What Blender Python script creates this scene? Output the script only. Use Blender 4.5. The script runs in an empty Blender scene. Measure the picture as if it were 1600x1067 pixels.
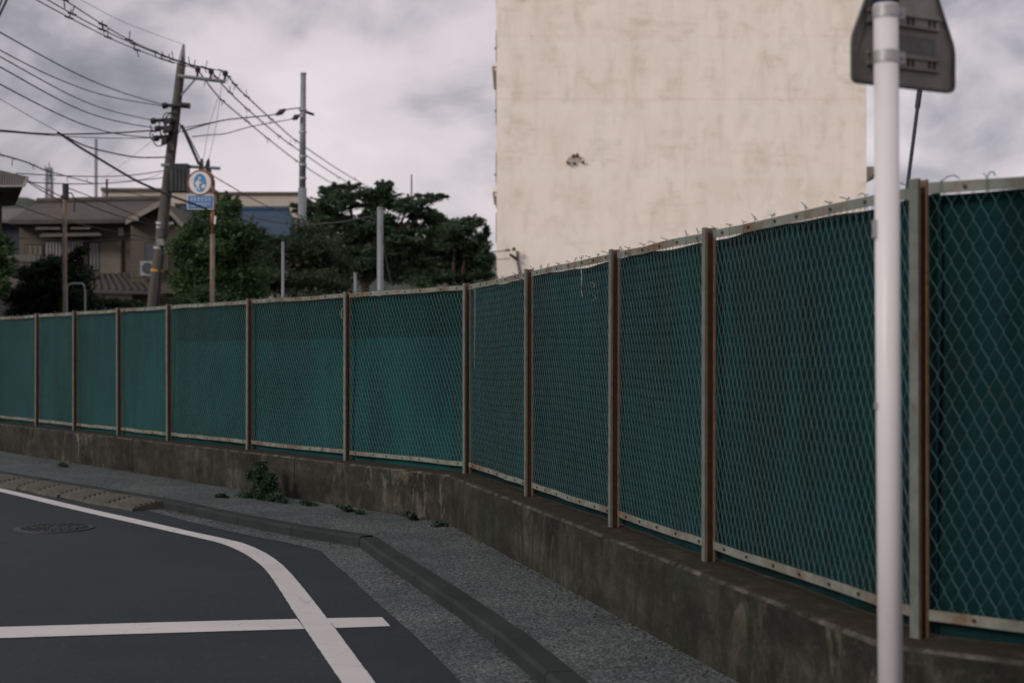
import bpy, math, random
import numpy as np
from mathutils import Vector

# ------------------------------------------------------------------ camera, sky, sun, exposure
scene = bpy.context.scene
COL = scene.collection
F, CX, HY, CAMZ = 2222.2, 800.0, 558.0, 1.55      # focal length in photo pixels, horizon row, eye height

cd = bpy.data.cameras.new('camera')
cam = bpy.data.objects.new('camera', cd); COL.objects.link(cam)
cam.location = (0, 0, CAMZ); cam.rotation_euler = (math.radians(90), 0, 0)
cd.lens = 50; cd.sensor_width = 36; cd.sensor_fit = 'HORIZONTAL'
cd.shift_y = (HY - 533.5) / 1600
cd.clip_start = 0.05; cd.clip_end = 6000
cd.dof.use_dof = True; cd.dof.focus_distance = 10.5; cd.dof.aperture_fstop = 2.2; cd.dof.aperture_blades = 9
scene.camera = cam

SUN_AZ, SUN_EL = 48, 26           # the sun stands behind the camera, to its left (degrees from straight behind)
az = math.radians(180 + SUN_AZ)   # clockwise from +Y
el = math.radians(SUN_EL)
to_sun = Vector((math.sin(az) * math.cos(el), math.cos(az) * math.cos(el), math.sin(el)))
sd = bpy.data.lights.new('sun', 'SUN'); sun = bpy.data.objects.new('sun', sd); COL.objects.link(sun)
sd.energy = 1.5; sd.angle = math.radians(14); sd.color = (1.0, 0.94, 0.875)
sun.rotation_euler = to_sun.to_track_quat('Z', 'Y').to_euler(); sun.location = (-20, -20, 30)

world = bpy.data.worlds.new('World'); scene.world = world; world.use_nodes = True
wn = world.node_tree.nodes; wl = world.node_tree.links; wn.clear()
def wnode(t, **k):
    n = wn.new(t)
    for a, b in k.items(): setattr(n, a, b)
    return n
w_out = wnode('ShaderNodeOutputWorld'); w_bg = wnode('ShaderNodeBackground')
w_bg.inputs['Strength'].default_value = 0.1
wl.new(w_bg.outputs[0], w_out.inputs[0])
w_sky = wnode('ShaderNodeTexSky'); w_sky.sky_type = 'NISHITA'; w_sky.sun_disc = False
w_sky.sun_elevation = el; w_sky.sun_rotation = az
w_tc = wnode('ShaderNodeTexCoord')
w_mp = wnode('ShaderNodeMapping'); wl.new(w_tc.outputs['Generated'], w_mp.inputs[0])
w_mp.inputs['Scale'].default_value = (1.0, 1.0, 1.55)
w_mp.inputs['Location'].default_value = (-4.922, 17.05, 3.45)
w_n1 = wnode('ShaderNodeTexNoise'); wl.new(w_mp.outputs[0], w_n1.inputs['Vector'])
w_n1.inputs['Scale'].default_value = 3.6; w_n1.inputs['Detail'].default_value = 8; w_n1.inputs['Roughness'].default_value = 0.52
w_n1.inputs['Distortion'].default_value = 0.25
w_n2 = wnode('ShaderNodeTexNoise'); wl.new(w_mp.outputs[0], w_n2.inputs['Vector'])     # smaller billows
w_n2.inputs['Scale'].default_value = 10.5; w_n2.inputs['Detail'].default_value = 5; w_n2.inputs['Roughness'].default_value = 0.5; w_n2.inputs['Distortion'].default_value = 0.6
w_m2 = wnode('ShaderNodeMath', operation='MULTIPLY_ADD'); wl.new(w_n2.outputs['Fac'], w_m2.inputs[0]); w_m2.inputs[1].default_value = 0.42; w_m2.inputs[2].default_value = -0.21
w_a2 = wnode('ShaderNodeMath', operation='ADD'); wl.new(w_n1.outputs['Fac'], w_a2.inputs[0]); wl.new(w_m2.outputs[0], w_a2.inputs[1])
w_rp = wnode('ShaderNodeValToRGB'); wl.new(w_a2.outputs[0], w_rp.inputs[0])
e = w_rp.color_ramp.elements
e[0].position = 0.27; e[0].color = (0.16, 0.158, 0.185, 1)
e[1].position = 0.64; e[1].color = (0.66, 0.595, 0.615, 1)
k = e.new(0.36); k.color = (0.29, 0.277, 0.31, 1)
k = e.new(0.43); k.color = (0.46, 0.418, 0.448, 1)
k = e.new(0.50); k.color = (0.575, 0.518, 0.540, 1)
w_sc = wnode('ShaderNodeVectorMath', operation='SCALE'); wl.new(w_rp.outputs[0], w_sc.inputs[0]); w_sc.inputs['Scale'].default_value = 10.0
w_mx = wnode('ShaderNodeMix', data_type='RGBA'); w_mx.inputs['Factor'].default_value = 0.93
wl.new(w_sky.outputs[0], w_mx.inputs['A']); wl.new(w_sc.outputs[0], w_mx.inputs['B'])
wl.new(w_mx.outputs['Result'], w_bg.inputs['Color'])

scene.view_settings.view_transform = 'Standard'; scene.view_settings.look = 'None'
scene.view_settings.exposure = 0.3; scene.view_settings.gamma = 1.0; scene.view_settings.use_curve_mapping = False
scene.render.engine = 'CYCLES'
scene.cycles.max_bounces = 6; scene.cycles.diffuse_bounces = 3; scene.cycles.transparent_max_bounces = 8
scene.cycles.use_denoising = True

rnd = random.Random(7)
# ------------------------------------------------------------------ materials
def srgb(r, g, b):
    f = lambda c: (c / 255 / 12.92) if c / 255 <= 0.04045 else ((c / 255 + 0.055) / 1.055) ** 2.4
    return (f(r), f(g), f(b))
class NT:
    def __init__(s, name, rough=0.8, metallic=0.0, spec=0.3):
        s.m = bpy.data.materials.new(name); s.m.use_nodes = True
        s.t = s.m.node_tree; s.n = s.t.nodes; s.b = s.n['Principled BSDF']
        s.b.inputs['Roughness'].default_value = rough; s.b.inputs['Metallic'].default_value = metallic
        s.b.inputs['Specular IOR Level'].default_value = spec
        s._tc = None
    def tc(s, kind='Object'):
        if s._tc is None: s._tc = s.n.new('ShaderNodeTexCoord')
        return s._tc.outputs[kind]
    def link(s, a, b): s.t.links.new(a, b)
    def mapped(s, scale=(1, 1, 1), loc=(0, 0, 0), kind='Object'):
        m = s.n.new('ShaderNodeMapping'); s.link(s.tc(kind), m.inputs[0])
        m.inputs['Scale'].default_value = scale; m.inputs['Location'].default_value = loc
        return m.outputs[0]
    def noise(s, scale, detail=4, rough=0.55, vec=None, dist=0.0):
        n = s.n.new('ShaderNodeTexNoise'); s.link(vec if vec else s.tc(), n.inputs['Vector'])
        n.inputs['Scale'].default_value = scale; n.inputs['Detail'].default_value = detail
        n.inputs['Roughness'].default_value = rough; n.inputs['Distortion'].default_value = dist
        return n.outputs['Fac']
    def voro(s, scale, vec=None, out='Color'):
        n = s.n.new('ShaderNodeTexVoronoi'); s.link(vec if vec else s.tc(), n.inputs['Vector'])
        n.inputs['Scale'].default_value = scale
        return n.outputs[out]
    def ramp(s, fac, stops):
        r = s.n.new('ShaderNodeValToRGB'); s.link(fac, r.inputs[0])
        e = r.color_ramp.elements
        e[0].position, e[0].color = stops[0][0], tuple(stops[0][1]) + (1,)
        e[1].position, e[1].color = stops[-1][0], tuple(stops[-1][1]) + (1,)
        for p, c in stops[1:-1]:
            k = e.new(p); k.color = tuple(c) + (1,)
        return r.outputs[0]
    def fac(s, f, lo, hi): return s.ramp(f, [(lo, (0, 0, 0)), (hi, (1, 1, 1))])
    def mix(s, fac, a, b, blend='MIX'):
        m = s.n.new('ShaderNodeMix'); m.data_type = 'RGBA'; m.blend_type = blend
        for sock, v in (('Factor', fac), ('A', a), ('B', b)):
            if isinstance(v, (int, float)): m.inputs[sock].default_value = v
            elif isinstance(v, tuple): m.inputs[sock].default_value = v + (1,) if len(v) == 3 else v
            else: s.link(v, m.inputs[sock])
        return m.outputs['Result']
    def math(s, op, a, b=0.5):
        m = s.n.new('ShaderNodeMath'); m.operation = op
        for i, v in enumerate((a, b)):
            if isinstance(v, (int, float)): m.inputs[i].default_value = v
            else: s.link(v, m.inputs[i])
        return m.outputs[0]
    def color(s, c):
        if isinstance(c, tuple): s.b.inputs['Base Color'].default_value = c + (1,)
        else: s.link(c, s.b.inputs['Base Color'])
        return s
    def bump(s, h, strength=0.3, dist=0.01):
        b = s.n.new('ShaderNodeBump'); b.inputs['Strength'].default_value = strength; b.inputs['Distance'].default_value = dist
        s.link(h, b.inputs['Height']); s.link(b.outputs[0], s.b.inputs['Normal'])
        return s
M = {}
def sc3(c, k): return tuple(x * k for x in c)
def simple(name, c, rough=0.75, var=0.18, scale=6, bump=0.0, metallic=0.0, spec=0.3, detail=4):
    t = NT(name, rough, metallic, spec)
    n = t.noise(scale, detail, 0.6)
    t.color(t.ramp(n, [(0.3, sc3(c, 1 - var)), (0.7, sc3(c, 1 + var))]))
    if bump: t.bump(n, bump, 0.01)
    M[name] = t.m
    return t.m

def m_asphalt():
    t = NT('asphalt', 0.85, spec=0.25)
    big = t.noise(0.55, 5, 0.6); fine = t.voro(170); f2 = t.noise(90, 3, 0.7)
    c = t.ramp(big, [(0.3, (0.0112, 0.0172, 0.0205)), (0.7, (0.0165, 0.0245, 0.0290))])
    g = t.ramp(fine, [(0.1, (0.62, 0.62, 0.62)), (0.9, (1.45, 1.45, 1.45))])
    c = t.mix(0.75, c, g, 'MULTIPLY')
    streak = t.noise(1.0, 5, 0.6, t.mapped((0.35, 2.2, 1)))
    c = t.mix(t.math('MULTIPLY', t.fac(streak, 0.52, 0.75), 0.35), c, (0.027, 0.036, 0.041))
    grit = t.voro(42); c = t.mix(t.math('MULTIPLY', t.fac(grit, 0.80, 0.95), 0.28), c, (0.062, 0.070, 0.074))
    pt = t.noise(2.6, 5, 0.7, None, 0.6); c = t.mix(t.math('MULTIPLY', t.fac(pt, 0.54, 0.72), 0.45), c, (0.013, 0.016, 0.018))
    t.color(c).bump(f2, 0.45, 0.006); M['asphalt'] = t.m
m_asphalt()
def m_aggregate(name, dark, mid, light, tint):
    t = NT(name, 0.9, spec=0.2)
    st = t.voro(95); sm = t.noise(150, 2, 0.7); big = t.noise(1.1, 5, 0.65); mid_n = t.noise(5.5, 4, 0.6)
    g = t.ramp(st, [(0.0, dark), (0.45, mid), (0.95, light)])
    g = t.mix(0.6, g, t.ramp(sm, [(0.35, (0.45, 0.45, 0.45)), (0.65, (1.5, 1.5, 1.5))]), 'MULTIPLY')
    g = t.mix(t.fac(big, 0.40, 0.66), g, tint, 'MULTIPLY')
    g = t.mix(t.math('MULTIPLY', t.fac(mid_n, 0.55, 0.75), 0.35), g, sc3(mid, 0.55))
    t.color(g).bump(st, 0.5, 0.008); M[name] = t.m
m_aggregate('pavement_aggregate', (0.0095, 0.0130, 0.0140), (0.037, 0.045, 0.046), (0.145, 0.162, 0.165), (1.5, 1.47, 1.42))
m_aggregate('gutter_aggregate', (0.0095, 0.0128, 0.0145), (0.038, 0.046, 0.049), (0.140, 0.157, 0.162), (1.6, 1.55, 1.45))

def m_concrete_wall():
    t = NT('stained_concrete', 0.92, spec=0.12)
    uv = 'UV'
    big = t.noise(1.0, 8, 0.74, t.mapped((1.6, 2.8, 1), kind=uv), 0.3)
    streak = t.noise(1.0, 6, 0.7, t.mapped((9, 1.6, 1), kind=uv), 0.5)
    pale = t.noise(1.0, 6, 0.7, t.mapped((5.0, 2.4, 1), (3.3, 0.4, 0), uv), 0.6)
    where = t.noise(1.0, 2, 0.5, t.mapped((0.33, 0.2, 1), (1.7, 0, 0), uv))
    drip = t.noise(1.0, 4, 0.6, t.mapped((30, 0.8, 1), (8, 0, 0), uv), 0.3)
    spk = t.noise(60, 4, 0.7)
    c = t.ramp(big, [(0.34, (0.0115, 0.0122, 0.0098)), (0.50, (0.0265, 0.0272, 0.0215)), (0.66, (0.052, 0.0515, 0.0415))])
    c = t.mix(t.math('MULTIPLY', t.fac(streak, 0.48, 0.70), 0.7), c, (0.012, 0.0125, 0.010))
    pm = t.math('MULTIPLY', t.fac(pale, 0.51, 0.64), t.fac(where, 0.44, 0.60))
    c = t.mix(t.math('MULTIPLY', pm, 0.8), c, (0.135, 0.121, 0.094))
    c = t.mix(t.math('MULTIPLY', t.fac(drip, 0.68, 0.74), 0.35), c, (0.10, 0.095, 0.08))
    moss = t.noise(2.6, 5, 0.65)
    c = t.mix(t.math('MULTIPLY', t.fac(moss, 0.52, 0.70), 0.6), c, (0.022, 0.029, 0.018))
    c = t.mix(0.6, c, t.ramp(spk, [(0.3, (0.6, 0.6, 0.6)), (0.7, (1.4, 1.4, 1.4))]), 'MULTIPLY')
    mot = t.noise(11, 6, 0.75, None, 0.5)
    c = t.mix(t.math('MULTIPLY', t.fac(mot, 0.50, 0.66), 0.5), c, (0.0125, 0.012, 0.009))
    c = t.mix(t.math('MULTIPLY', t.ramp(mot, [(0.30, (1, 1, 1)), (0.44, (0, 0, 0))]), 0.35), c, (0.085, 0.078, 0.062))
    t.color(c).bump(mot, 0.5, 0.012); M['stained_concrete'] = t.m
m_concrete_wall()
def m_wall_top():
    for nm, lo, hi in (('wall_top', (0.030, 0.026, 0.020), (0.062, 0.053, 0.040)), ('wall_arris', (0.014, 0.014, 0.011), (0.105, 0.100, 0.084))):
        t = NT(nm, 0.92, spec=0.12); n = t.noise(6, 6, 0.7); k = t.noise(55, 4, 0.7)
        c = t.ramp(n, [(0.36, lo), (0.52, sc3(hi, 0.45)), (0.68, hi)])
        c = t.mix(0.6, c, t.ramp(k, [(0.3, (0.6, 0.6, 0.6)), (0.7, (1.4, 1.4, 1.4))]), 'MULTIPLY')
        t.color(c).bump(k, 0.4, 0.01); M[nm] = t.m
m_wall_top()
def m_kerb():
    t = NT('kerb_concrete', 0.9, spec=0.2)
    big = t.noise(2.0, 5, 0.65); spk = t.noise(70, 4, 0.75)
    c = t.ramp(big, [(0.3, (0.0145, 0.0195, 0.0190)), (0.7, (0.026, 0.033, 0.031))])
    c = t.mix(0.55, c, t.ramp(spk, [(0.3, (0.6, 0.6, 0.6)), (0.7, (1.4, 1.4, 1.4))]), 'MULTIPLY')
    t.color(c).bump(spk, 0.35, 0.008); M['kerb_concrete'] = t.m
m_kerb()
def m_paint():
    t = NT('road_paint', 0.7, spec=0.3)
    n = t.noise(1.4, 5, 0.6); w = t.noise(34, 5, 0.75); w2 = t.noise(7, 5, 0.7)
    c = t.ramp(n, [(0.3, (0.41, 0.395, 0.395)), (0.7, (0.50, 0.485, 0.48))])
    c = t.mix(t.math('MULTIPLY', t.fac(w, 0.62, 0.74), 0.55), c, (0.20, 0.19, 0.185))
    c = t.mix(t.math('MULTIPLY', t.fac(w2, 0.60, 0.72), 0.25), c, (0.33, 0.31, 0.30))
    cr = t.n.new('ShaderNodeTexVoronoi'); cr.feature = 'DISTANCE_TO_EDGE'; t.link(t.mapped((1, 1, 1)), cr.inputs['Vector']); cr.inputs['Scale'].default_value = 2.6
    ck = t.math('MULTIPLY', t.ramp(cr.outputs['Distance'], [(0.0, (1, 1, 1)), (0.012, (0, 0, 0))]), t.fac(w2, 0.46, 0.56))
    c = t.mix(t.math('MULTIPLY', ck, 0.5), c, (0.10, 0.10, 0.10))
    t.color(c).bump(w, 0.2, 0.004); M['road_paint'] = t.m
m_paint()
def m_rusty(name, paint, rust_lo, rust_hi, rough=0.6, scale=5.0, amount=(0.55, 0.62), stretch=(1, 1, 1)):
    t = NT(name, rough, spec=0.35)
    n = t.noise(scale, 6, 0.7, t.mapped(stretch)); r = t.noise(40, 4, 0.7); pn = t.noise(14, 4, 0.6)
    p = t.ramp(pn, [(0.3, sc3(paint, 0.78)), (0.7, sc3(paint, 1.18))])
    ru = t.ramp(r, [(0.3, rust_lo), (0.7, rust_hi)])
    t.color(t.mix(t.fac(n, *amount), p, ru)).bump(r, 0.15, 0.003); M[name] = t.m
RL, RH = (0.045, 0.022, 0.012), (0.16, 0.075, 0.035)
m_rusty('rail_paint', (0.15, 0.165, 0.14), (0.065, 0.037, 0.022), (0.165, 0.105, 0.066), scale=2.6, amount=(0.47, 0.62))
m_rusty('post_paint', (0.105, 0.118, 0.102), RL, RH, scale=6, amount=(0.60, 0.68), stretch=(1, 1, 0.35))
m_rusty('post_rust', (0.125, 0.085, 0.060), (0.080, 0.048, 0.032), (0.18, 0.11, 0.068), scale=4, amount=(0.35, 0.7), stretch=(1, 1, 0.3))
m_rusty('lip_rust', (0.17, 0.115, 0.065), (0.10, 0.050, 0.022), (0.25, 0.13, 0.055), scale=6, amount=(0.4, 0.6), stretch=(1, 1, 0.4))
m_rusty('mesh_wire', (0.044, 0.104, 0.101), (0.05, 0.050, 0.038), (0.09, 0.080, 0.058), scale=1.5, amount=(0.60, 0.75))
simple('bolt_dark', (0.022, 0.018, 0.015), 0.6, 0.3, 40)
def m_tarp(name, a, b, c_dirt, c_dirt2=(0.0035, 0.0085, 0.0060)):
    t = NT(name, 0.8, spec=0.08)
    big = t.noise(0.7, 5, 0.6, t.mapped((1, 1, 0.6))); fold = t.noise(1.0, 4, 0.6, t.mapped((7, 7, 0.5))); weave = t.noise(120, 2, 0.6)
    c = t.ramp(big, [(0.36, a), (0.62, b)])
    c = t.mix(t.math('MULTIPLY', t.fac(fold, 0.46, 0.70), 0.6), c, c_dirt)
    cre = t.noise(1.0, 5, 0.7, t.mapped((2.2, 2.2, 0.9), (4, 1, 2)), 1.5)
    c = t.mix(t.math('MULTIPLY', t.fac(cre, 0.56, 0.66), 0.35), c, sc3(a, 0.45))
    stn = t.noise(1.0, 5, 0.65, t.mapped((1.5, 1.5, 0.32), (2, 7, 1)), 0.4)
    c = t.mix(t.math('MULTIPLY', t.fac(stn, 0.50, 0.62), 0.6), c, c_dirt2)
    c = t.mix(0.35, c, t.ramp(weave, [(0.35, (0.7, 0.7, 0.7)), (0.65, (1.3, 1.3, 1.3))]), 'MULTIPLY')
    t.color(c).bump(weave, 0.1, 0.002); M[name] = t.m
m_tarp('tarp_teal', (0.0026, 0.031, 0.031), (0.007, 0.056, 0.054), (0.009, 0.031, 0.033), (0.004, 0.024, 0.025))
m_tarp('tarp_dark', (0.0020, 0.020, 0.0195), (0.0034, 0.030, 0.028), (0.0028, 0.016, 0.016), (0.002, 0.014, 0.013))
m_tarp('tarp_blue', (0.0012, 0.0110, 0.0120), (0.0046, 0.029, 0.0325), (0.0028, 0.0080, 0.0060))
def m_block():
    t = NT('cream_render', 0.9, spec=0.12)
    v1 = t.noise(1.0, 3, 0.55, t.mapped((0.75, 1, 0.30)), 0.25); v2 = t.noise(1.0, 4, 0.6, t.mapped((2.2, 1, 0.42), (7, 0, 3)), 0.3)
    big = t.noise(0.20, 5, 0.65); h = t.noise(1.0, 3, 0.55, t.mapped((0.7, 1, 4.0), (1, 2, 3)))
    patch = t.noise(1.0, 5, 0.65, t.mapped((0.8, 1, 0.75), (3, 0, 1)), 0.5)
    lift = t.n.new('ShaderNodeTexWave'); lift.wave_type = 'BANDS'; lift.bands_direction = 'Z'; t.link(t.mapped((1, 1, 0.115), (0, 0, 0.03)), lift.inputs['Vector'])
    lift.inputs['Scale'].default_value = 1.0; lift.inputs['Distortion'].default_value = 1.2; lift.inputs['Detail'].default_value = 3; lift.inputs['Detail Scale'].default_value = 2.0
    c = t.ramp(big, [(0.3, (0.83, 0.745, 0.670)), (0.7, (0.86, 0.785, 0.720))])
    c = t.mix(t.math('MULTIPLY', t.fac(v1, 0.42, 0.66), 0.40), c, (0.68, 0.595, 0.500))
    c = t.mix(t.math('MULTIPLY', t.fac(v2, 0.50, 0.70), 0.36), c, (0.60, 0.52, 0.425))
    pm = t.math('MULTIPLY', t.fac(patch, 0.48, 0.66), t.fac(h, 0.34, 0.64))
    c = t.mix(t.math('MULTIPLY', pm, 0.62), c, (0.55, 0.475, 0.375))
    c = t.mix(t.math('MULTIPLY', t.fac(lift.outputs['Fac'], 0.90, 1.0), 0.35), c, (0.85, 0.785, 0.725))
    t.color(c).bump(t.noise(9, 4, 0.6), 0.15, 0.02); M['cream_render'] = t.m
m_block()
def m_pole():
    t = NT('white_pole', 0.42, spec=0.35)
    a = t.noise(1.0, 5, 0.65, t.mapped((26, 26, 1.2))); b = t.noise(24, 5, 0.75); g_ = t.noise(2.2, 3, 0.6)
    c = t.ramp(g_, [(0.3, (0.54, 0.515, 0.52)), (0.7, (0.61, 0.585, 0.59))])
    c = t.mix(t.math('MULTIPLY', t.fac(a, 0.55, 0.75), 0.35), c, (0.40, 0.375, 0.36))
    c = t.mix(t.math('MULTIPLY', t.fac(b, 0.66, 0.73), 0.55), c, (0.26, 0.215, 0.18))
    t.color(c); M['white_pole'] = t.m
m_pole()
simple('blue_cap', (0.02, 0.045, 0.13), 0.5, 0.15, 12)
simple('band_steel', (0.33, 0.32, 0.325), 0.45, 0.12, 30, metallic=0.35, spec=0.5)
simple('sign_back', (0.175, 0.165, 0.15), 0.55, 0.22, 9, metallic=0.2)
simple('sign_rim', (0.05, 0.052, 0.055), 0.5, 0.2, 20)
simple('sign_film', (0.10, 0.10, 0.10), 0.6, 0.25, 25)
simple('slot_dark', (0.012, 0.012, 0.013), 0.8, 0.2, 20)
simple('cable_navy', (0.012, 0.014, 0.030), 0.5, 0.2, 20)
simple('wire_black', (0.030, 0.032, 0.036), 0.6, 0.2, 5)
simple('wire_grey', (0.12, 0.12, 0.125), 0.6, 0.2, 5)
def m_polec():
    t = NT('pole_concrete', 0.85, spec=0.2)
    n = t.noise(1.0, 5, 0.65, t.mapped((6, 6, 0.7)))
    t.color(t.ramp(n, [(0.3, (0.055, 0.05, 0.043)), (0.7, (0.11, 0.10, 0.088))])); M['pole_concrete'] = t.m
m_polec()
simple('pole_steel', (0.192, 0.208, 0.224), 0.5, 0.12, 3, metallic=0.2)
simple('pole_brown', (0.16, 0.125, 0.095), 0.75, 0.3, 3)
m_rusty('pole_red', (0.22, 0.075, 0.045), (0.13, 0.075, 0.045), (0.25, 0.14, 0.08), scale=1.4, amount=(0.45, 0.6))
simple('insulator', (0.03, 0.028, 0.03), 0.35, 0.2, 10)
simple('transformer_grey', (0.045, 0.048, 0.052), 0.5, 0.12, 4)
simple('box_pale', (0.231, 0.231, 0.231), 0.6, 0.1, 8)
simple('band_yellow', (0.42, 0.22, 0.03), 0.6, 0.15, 8)
simple('sign_white', (0.68, 0.65, 0.64), 0.5, 0.07, 7)
simple('sign_blue', (0.075, 0.24, 0.47), 0.5, 0.1, 6)
simple('plate_blue', (0.085, 0.18, 0.37), 0.5, 0.1, 6)
simple('letter_pale', (0.42, 0.50, 0.62), 0.5, 0.06, 6)
simple('house_siding', (0.085, 0.0744, 0.0595), 0.85, 0.16, 1.3)
simple('house_dark', (0.025, 0.021, 0.0175), 0.85, 0.3, 1.0)
simple('house_brown', (0.036, 0.0252, 0.0168), 0.7, 0.25, 3)
simple('house_pale', (0.1262, 0.1146, 0.0935), 0.8, 0.12, 1.5)
simple('barge_white', (0.198, 0.18, 0.156), 0.7, 0.15, 3)
simple('slat_white', (0.231, 0.22, 0.2118), 0.6, 0.12, 3)
simple('glass_dark', (0.03, 0.038, 0.05), 0.15, 0.2, 2, spec=0.6)
simple('awning_strip', (0.17, 0.16, 0.15), 0.6, 0.1, 3)
simple('awning_white', (0.3575, 0.338, 0.3185), 0.6, 0.08, 3)
simple('panel_navy', (0.014, 0.0189, 0.035), 0.6, 0.2, 2)
def m_roof(name, a, b, sx, sz):
    t = NT(name, 0.75, spec=0.3)
    n = t.noise(1.2, 5, 0.65)
    w = t.n.new('ShaderNodeTexWave'); w.wave_type = 'BANDS'; w.bands_direction = 'X'
    t.link(t.mapped((sx, 1, 1)), w.inputs['Vector']); w.inputs['Scale'].default_value = 1.0
    c = t.ramp(n, [(0.3, a), (0.7, b)])
    t.color(c).bump(w.outputs['Fac'], 0.5, 0.04); M[name] = t.m
m_roof('roof_tile', (0.052, 0.046, 0.042), (0.088, 0.077, 0.070), 11, 1)
m_roof('roof_blue', (0.018, 0.045, 0.08), (0.028, 0.064, 0.11), 9, 1)
m_roof('roof_grey', (0.085, 0.080, 0.075), (0.13, 0.122, 0.115), 6, 1)
simple('beige_block', (0.3995, 0.3527, 0.306), 0.85, 0.08, 0.5)
simple('bark', (0.055, 0.042, 0.032), 0.9, 0.35, 5, bump=0.4)
simple('soil', (0.07, 0.06, 0.045), 0.95, 0.3, 1.0)
simple('manhole_iron', (0.019, 0.0235, 0.0255), 0.6, 0.25, 14, bump=0.2)
simple('hill_green', (0.045, 0.055, 0.045), 0.95, 0.25, 0.05)
def m_ramp():
    t = NT('ramp_concrete', 0.9, spec=0.2)
    n = t.noise(3.5, 5, 0.7); s = t.noise(50, 4, 0.7)
    c = t.ramp(n, [(0.3, (0.048, 0.046, 0.038)), (0.7, (0.10, 0.096, 0.08))])
    c = t.mix(0.5, c, t.ramp(s, [(0.3, (0.6, 0.6, 0.6)), (0.7, (1.4, 1.4, 1.4))]), 'MULTIPLY')
    t.color(c).bump(s, 0.4, 0.01); M['ramp_concrete'] = t.m
m_ramp()
def m_leaf(name, dark, light):
    t = NT(name, 0.55, spec=0.25)
    g = t.n.new('ShaderNodeNewGeometry'); n = t.noise(0.9, 3, 0.6)
    f = t.mix(0.5, g.outputs['Random Per Island'], n)
    c = t.ramp(f, [(0.25, dark), (0.75, light)])
    t.color(c)
    tr = t.n.new('ShaderNodeBsdfTranslucent'); t.link(c, tr.inputs['Color'])
    mx = t.n.new('ShaderNodeMixShader'); mx.inputs[0].default_value = 0.4
    t.link(t.b.outputs[0], mx.inputs[1]); t.link(tr.outputs[0], mx.inputs[2])
    t.link(mx.outputs[0], t.n['Material Output'].inputs['Surface']); M[name] = t.m
m_leaf('leaf_bright', (0.028, 0.058, 0.024), (0.105, 0.175, 0.072))
m_leaf('leaf_deep', (0.022, 0.046, 0.028), (0.098, 0.150, 0.082))
m_leaf('leaf_dull', (0.030, 0.050, 0.030), (0.092, 0.128, 0.070))
m_leaf('leaf_weed', (0.014, 0.034, 0.020), (0.046, 0.088, 0.050))
m_leaf('leaf_conifer', (0.010, 0.022, 0.012), (0.028, 0.048, 0.022))

# ------------------------------------------------------------------ mesh helpers
def P(px, py, d):            # photo pixel and distance -> point
    return Vector(((px - CX) / F * d, d, CAMZ + (HY - py) / F * d))
def G(px, py, z=0.0):        # photo pixel lying on a level sheet at height z
    d = F * (CAMZ - z) / (py - HY)
    return Vector(((px - CX) / F * d, d, z))
class MB:
    def __init__(s): s.v = []; s.f = []; s.mi = []; s.uv = None; s.cm = 0
    def face(s, idx): s.f.append(tuple(idx)); s.mi.append(s.cm)
    def quad(s, a, b, c, d):
        i = len(s.v); s.v += [Vector(a), Vector(b), Vector(c), Vector(d)]; s.face((i, i+1, i+2, i+3)); return s
    def box(s, lo, hi):
        x0, y0, z0 = lo; x1, y1, z1 = hi
        return s.hexa([(x0,y0,z0),(x1,y0,z0),(x1,y1,z0),(x0,y1,z0)], [(x0,y0,z1),(x1,y0,z1),(x1,y1,z1),(x0,y1,z1)])
    def hexa(s, bot, top):
        i = len(s.v); n = len(bot); s.v += [Vector(p) for p in bot] + [Vector(p) for p in top]
        s.face([i + n - 1 - k for k in range(n)]); s.face([i + n + k for k in range(n)])
        for k in range(n): s.face((i + k, i + (k+1) % n, i + n + (k+1) % n, i + n + k))
        return s
    def obox(s, c, ax, ay, az_):          # centre and three half-axes
        c, ax, ay, az_ = map(Vector, (c, ax, ay, az_))
        b = [c - ax - ay - az_, c + ax - ay - az_, c + ax + ay - az_, c - ax + ay - az_]
        return s.hexa(b, [p + 2 * az_ for p in b])
    def tube(s, pts, r, n=6, cap=True):
        pts = [Vector(p) for p in pts]; i0 = len(s.v)
        for k, p in enumerate(pts):
            d = (pts[min(k+1, len(pts)-1)] - pts[max(k-1, 0)]).normalized()
            a = d.cross(Vector((0, 0, 1)) if abs(d.z) < 0.95 else Vector((0, 1, 0))).normalized(); b = d.cross(a)
            rr = r[k] if isinstance(r, (list, tuple)) else r
            for j in range(n):
                t = 2 * math.pi * j / n
                s.v.append(p + a * math.cos(t) * rr + b * math.sin(t) * rr)
        for k in range(len(pts) - 1):
            for j in range(n):
                a0 = i0 + k * n + j; a1 = i0 + k * n + (j+1) % n
                s.face((a0, a1, a1 + n, a0 + n))
        if cap:
            s.face([i0 + j for j in range(n)][::-1]); s.face([i0 + (len(pts)-1) * n + j for j in range(n)])
        return s
    def prism(s, poly, n):                # polygon extruded along vector n
        n = Vector(n); return s.hexa([Vector(p) for p in poly], [Vector(p) + n for p in poly])
    def build(s, name, mat, parent=None, root=None, smooth=False):
        off = root.location if root else (parent.location if parent else Vector())
        me = bpy.data.meshes.new(name)
        me.from_pydata([tuple(p - off) for p in s.v], [], s.f)
        for m in (mat if isinstance(mat, (list, tuple)) else [mat]): me.materials.append(M[m])
        if isinstance(mat, (list, tuple)): me.polygons.foreach_set('material_index', s.mi)
        if s.uv is not None:
            l = me.uv_layers.new(name='UVMap')
            for lp in me.loops: l.data[lp.index].uv = s.uv[lp.vertex_index]
        if smooth: me.polygons.foreach_set('use_smooth', [True] * len(me.polygons))
        me.update()
        o = bpy.data.objects.new(name, me); COL.objects.link(o)
        if parent: o.parent = parent
        return o
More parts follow.
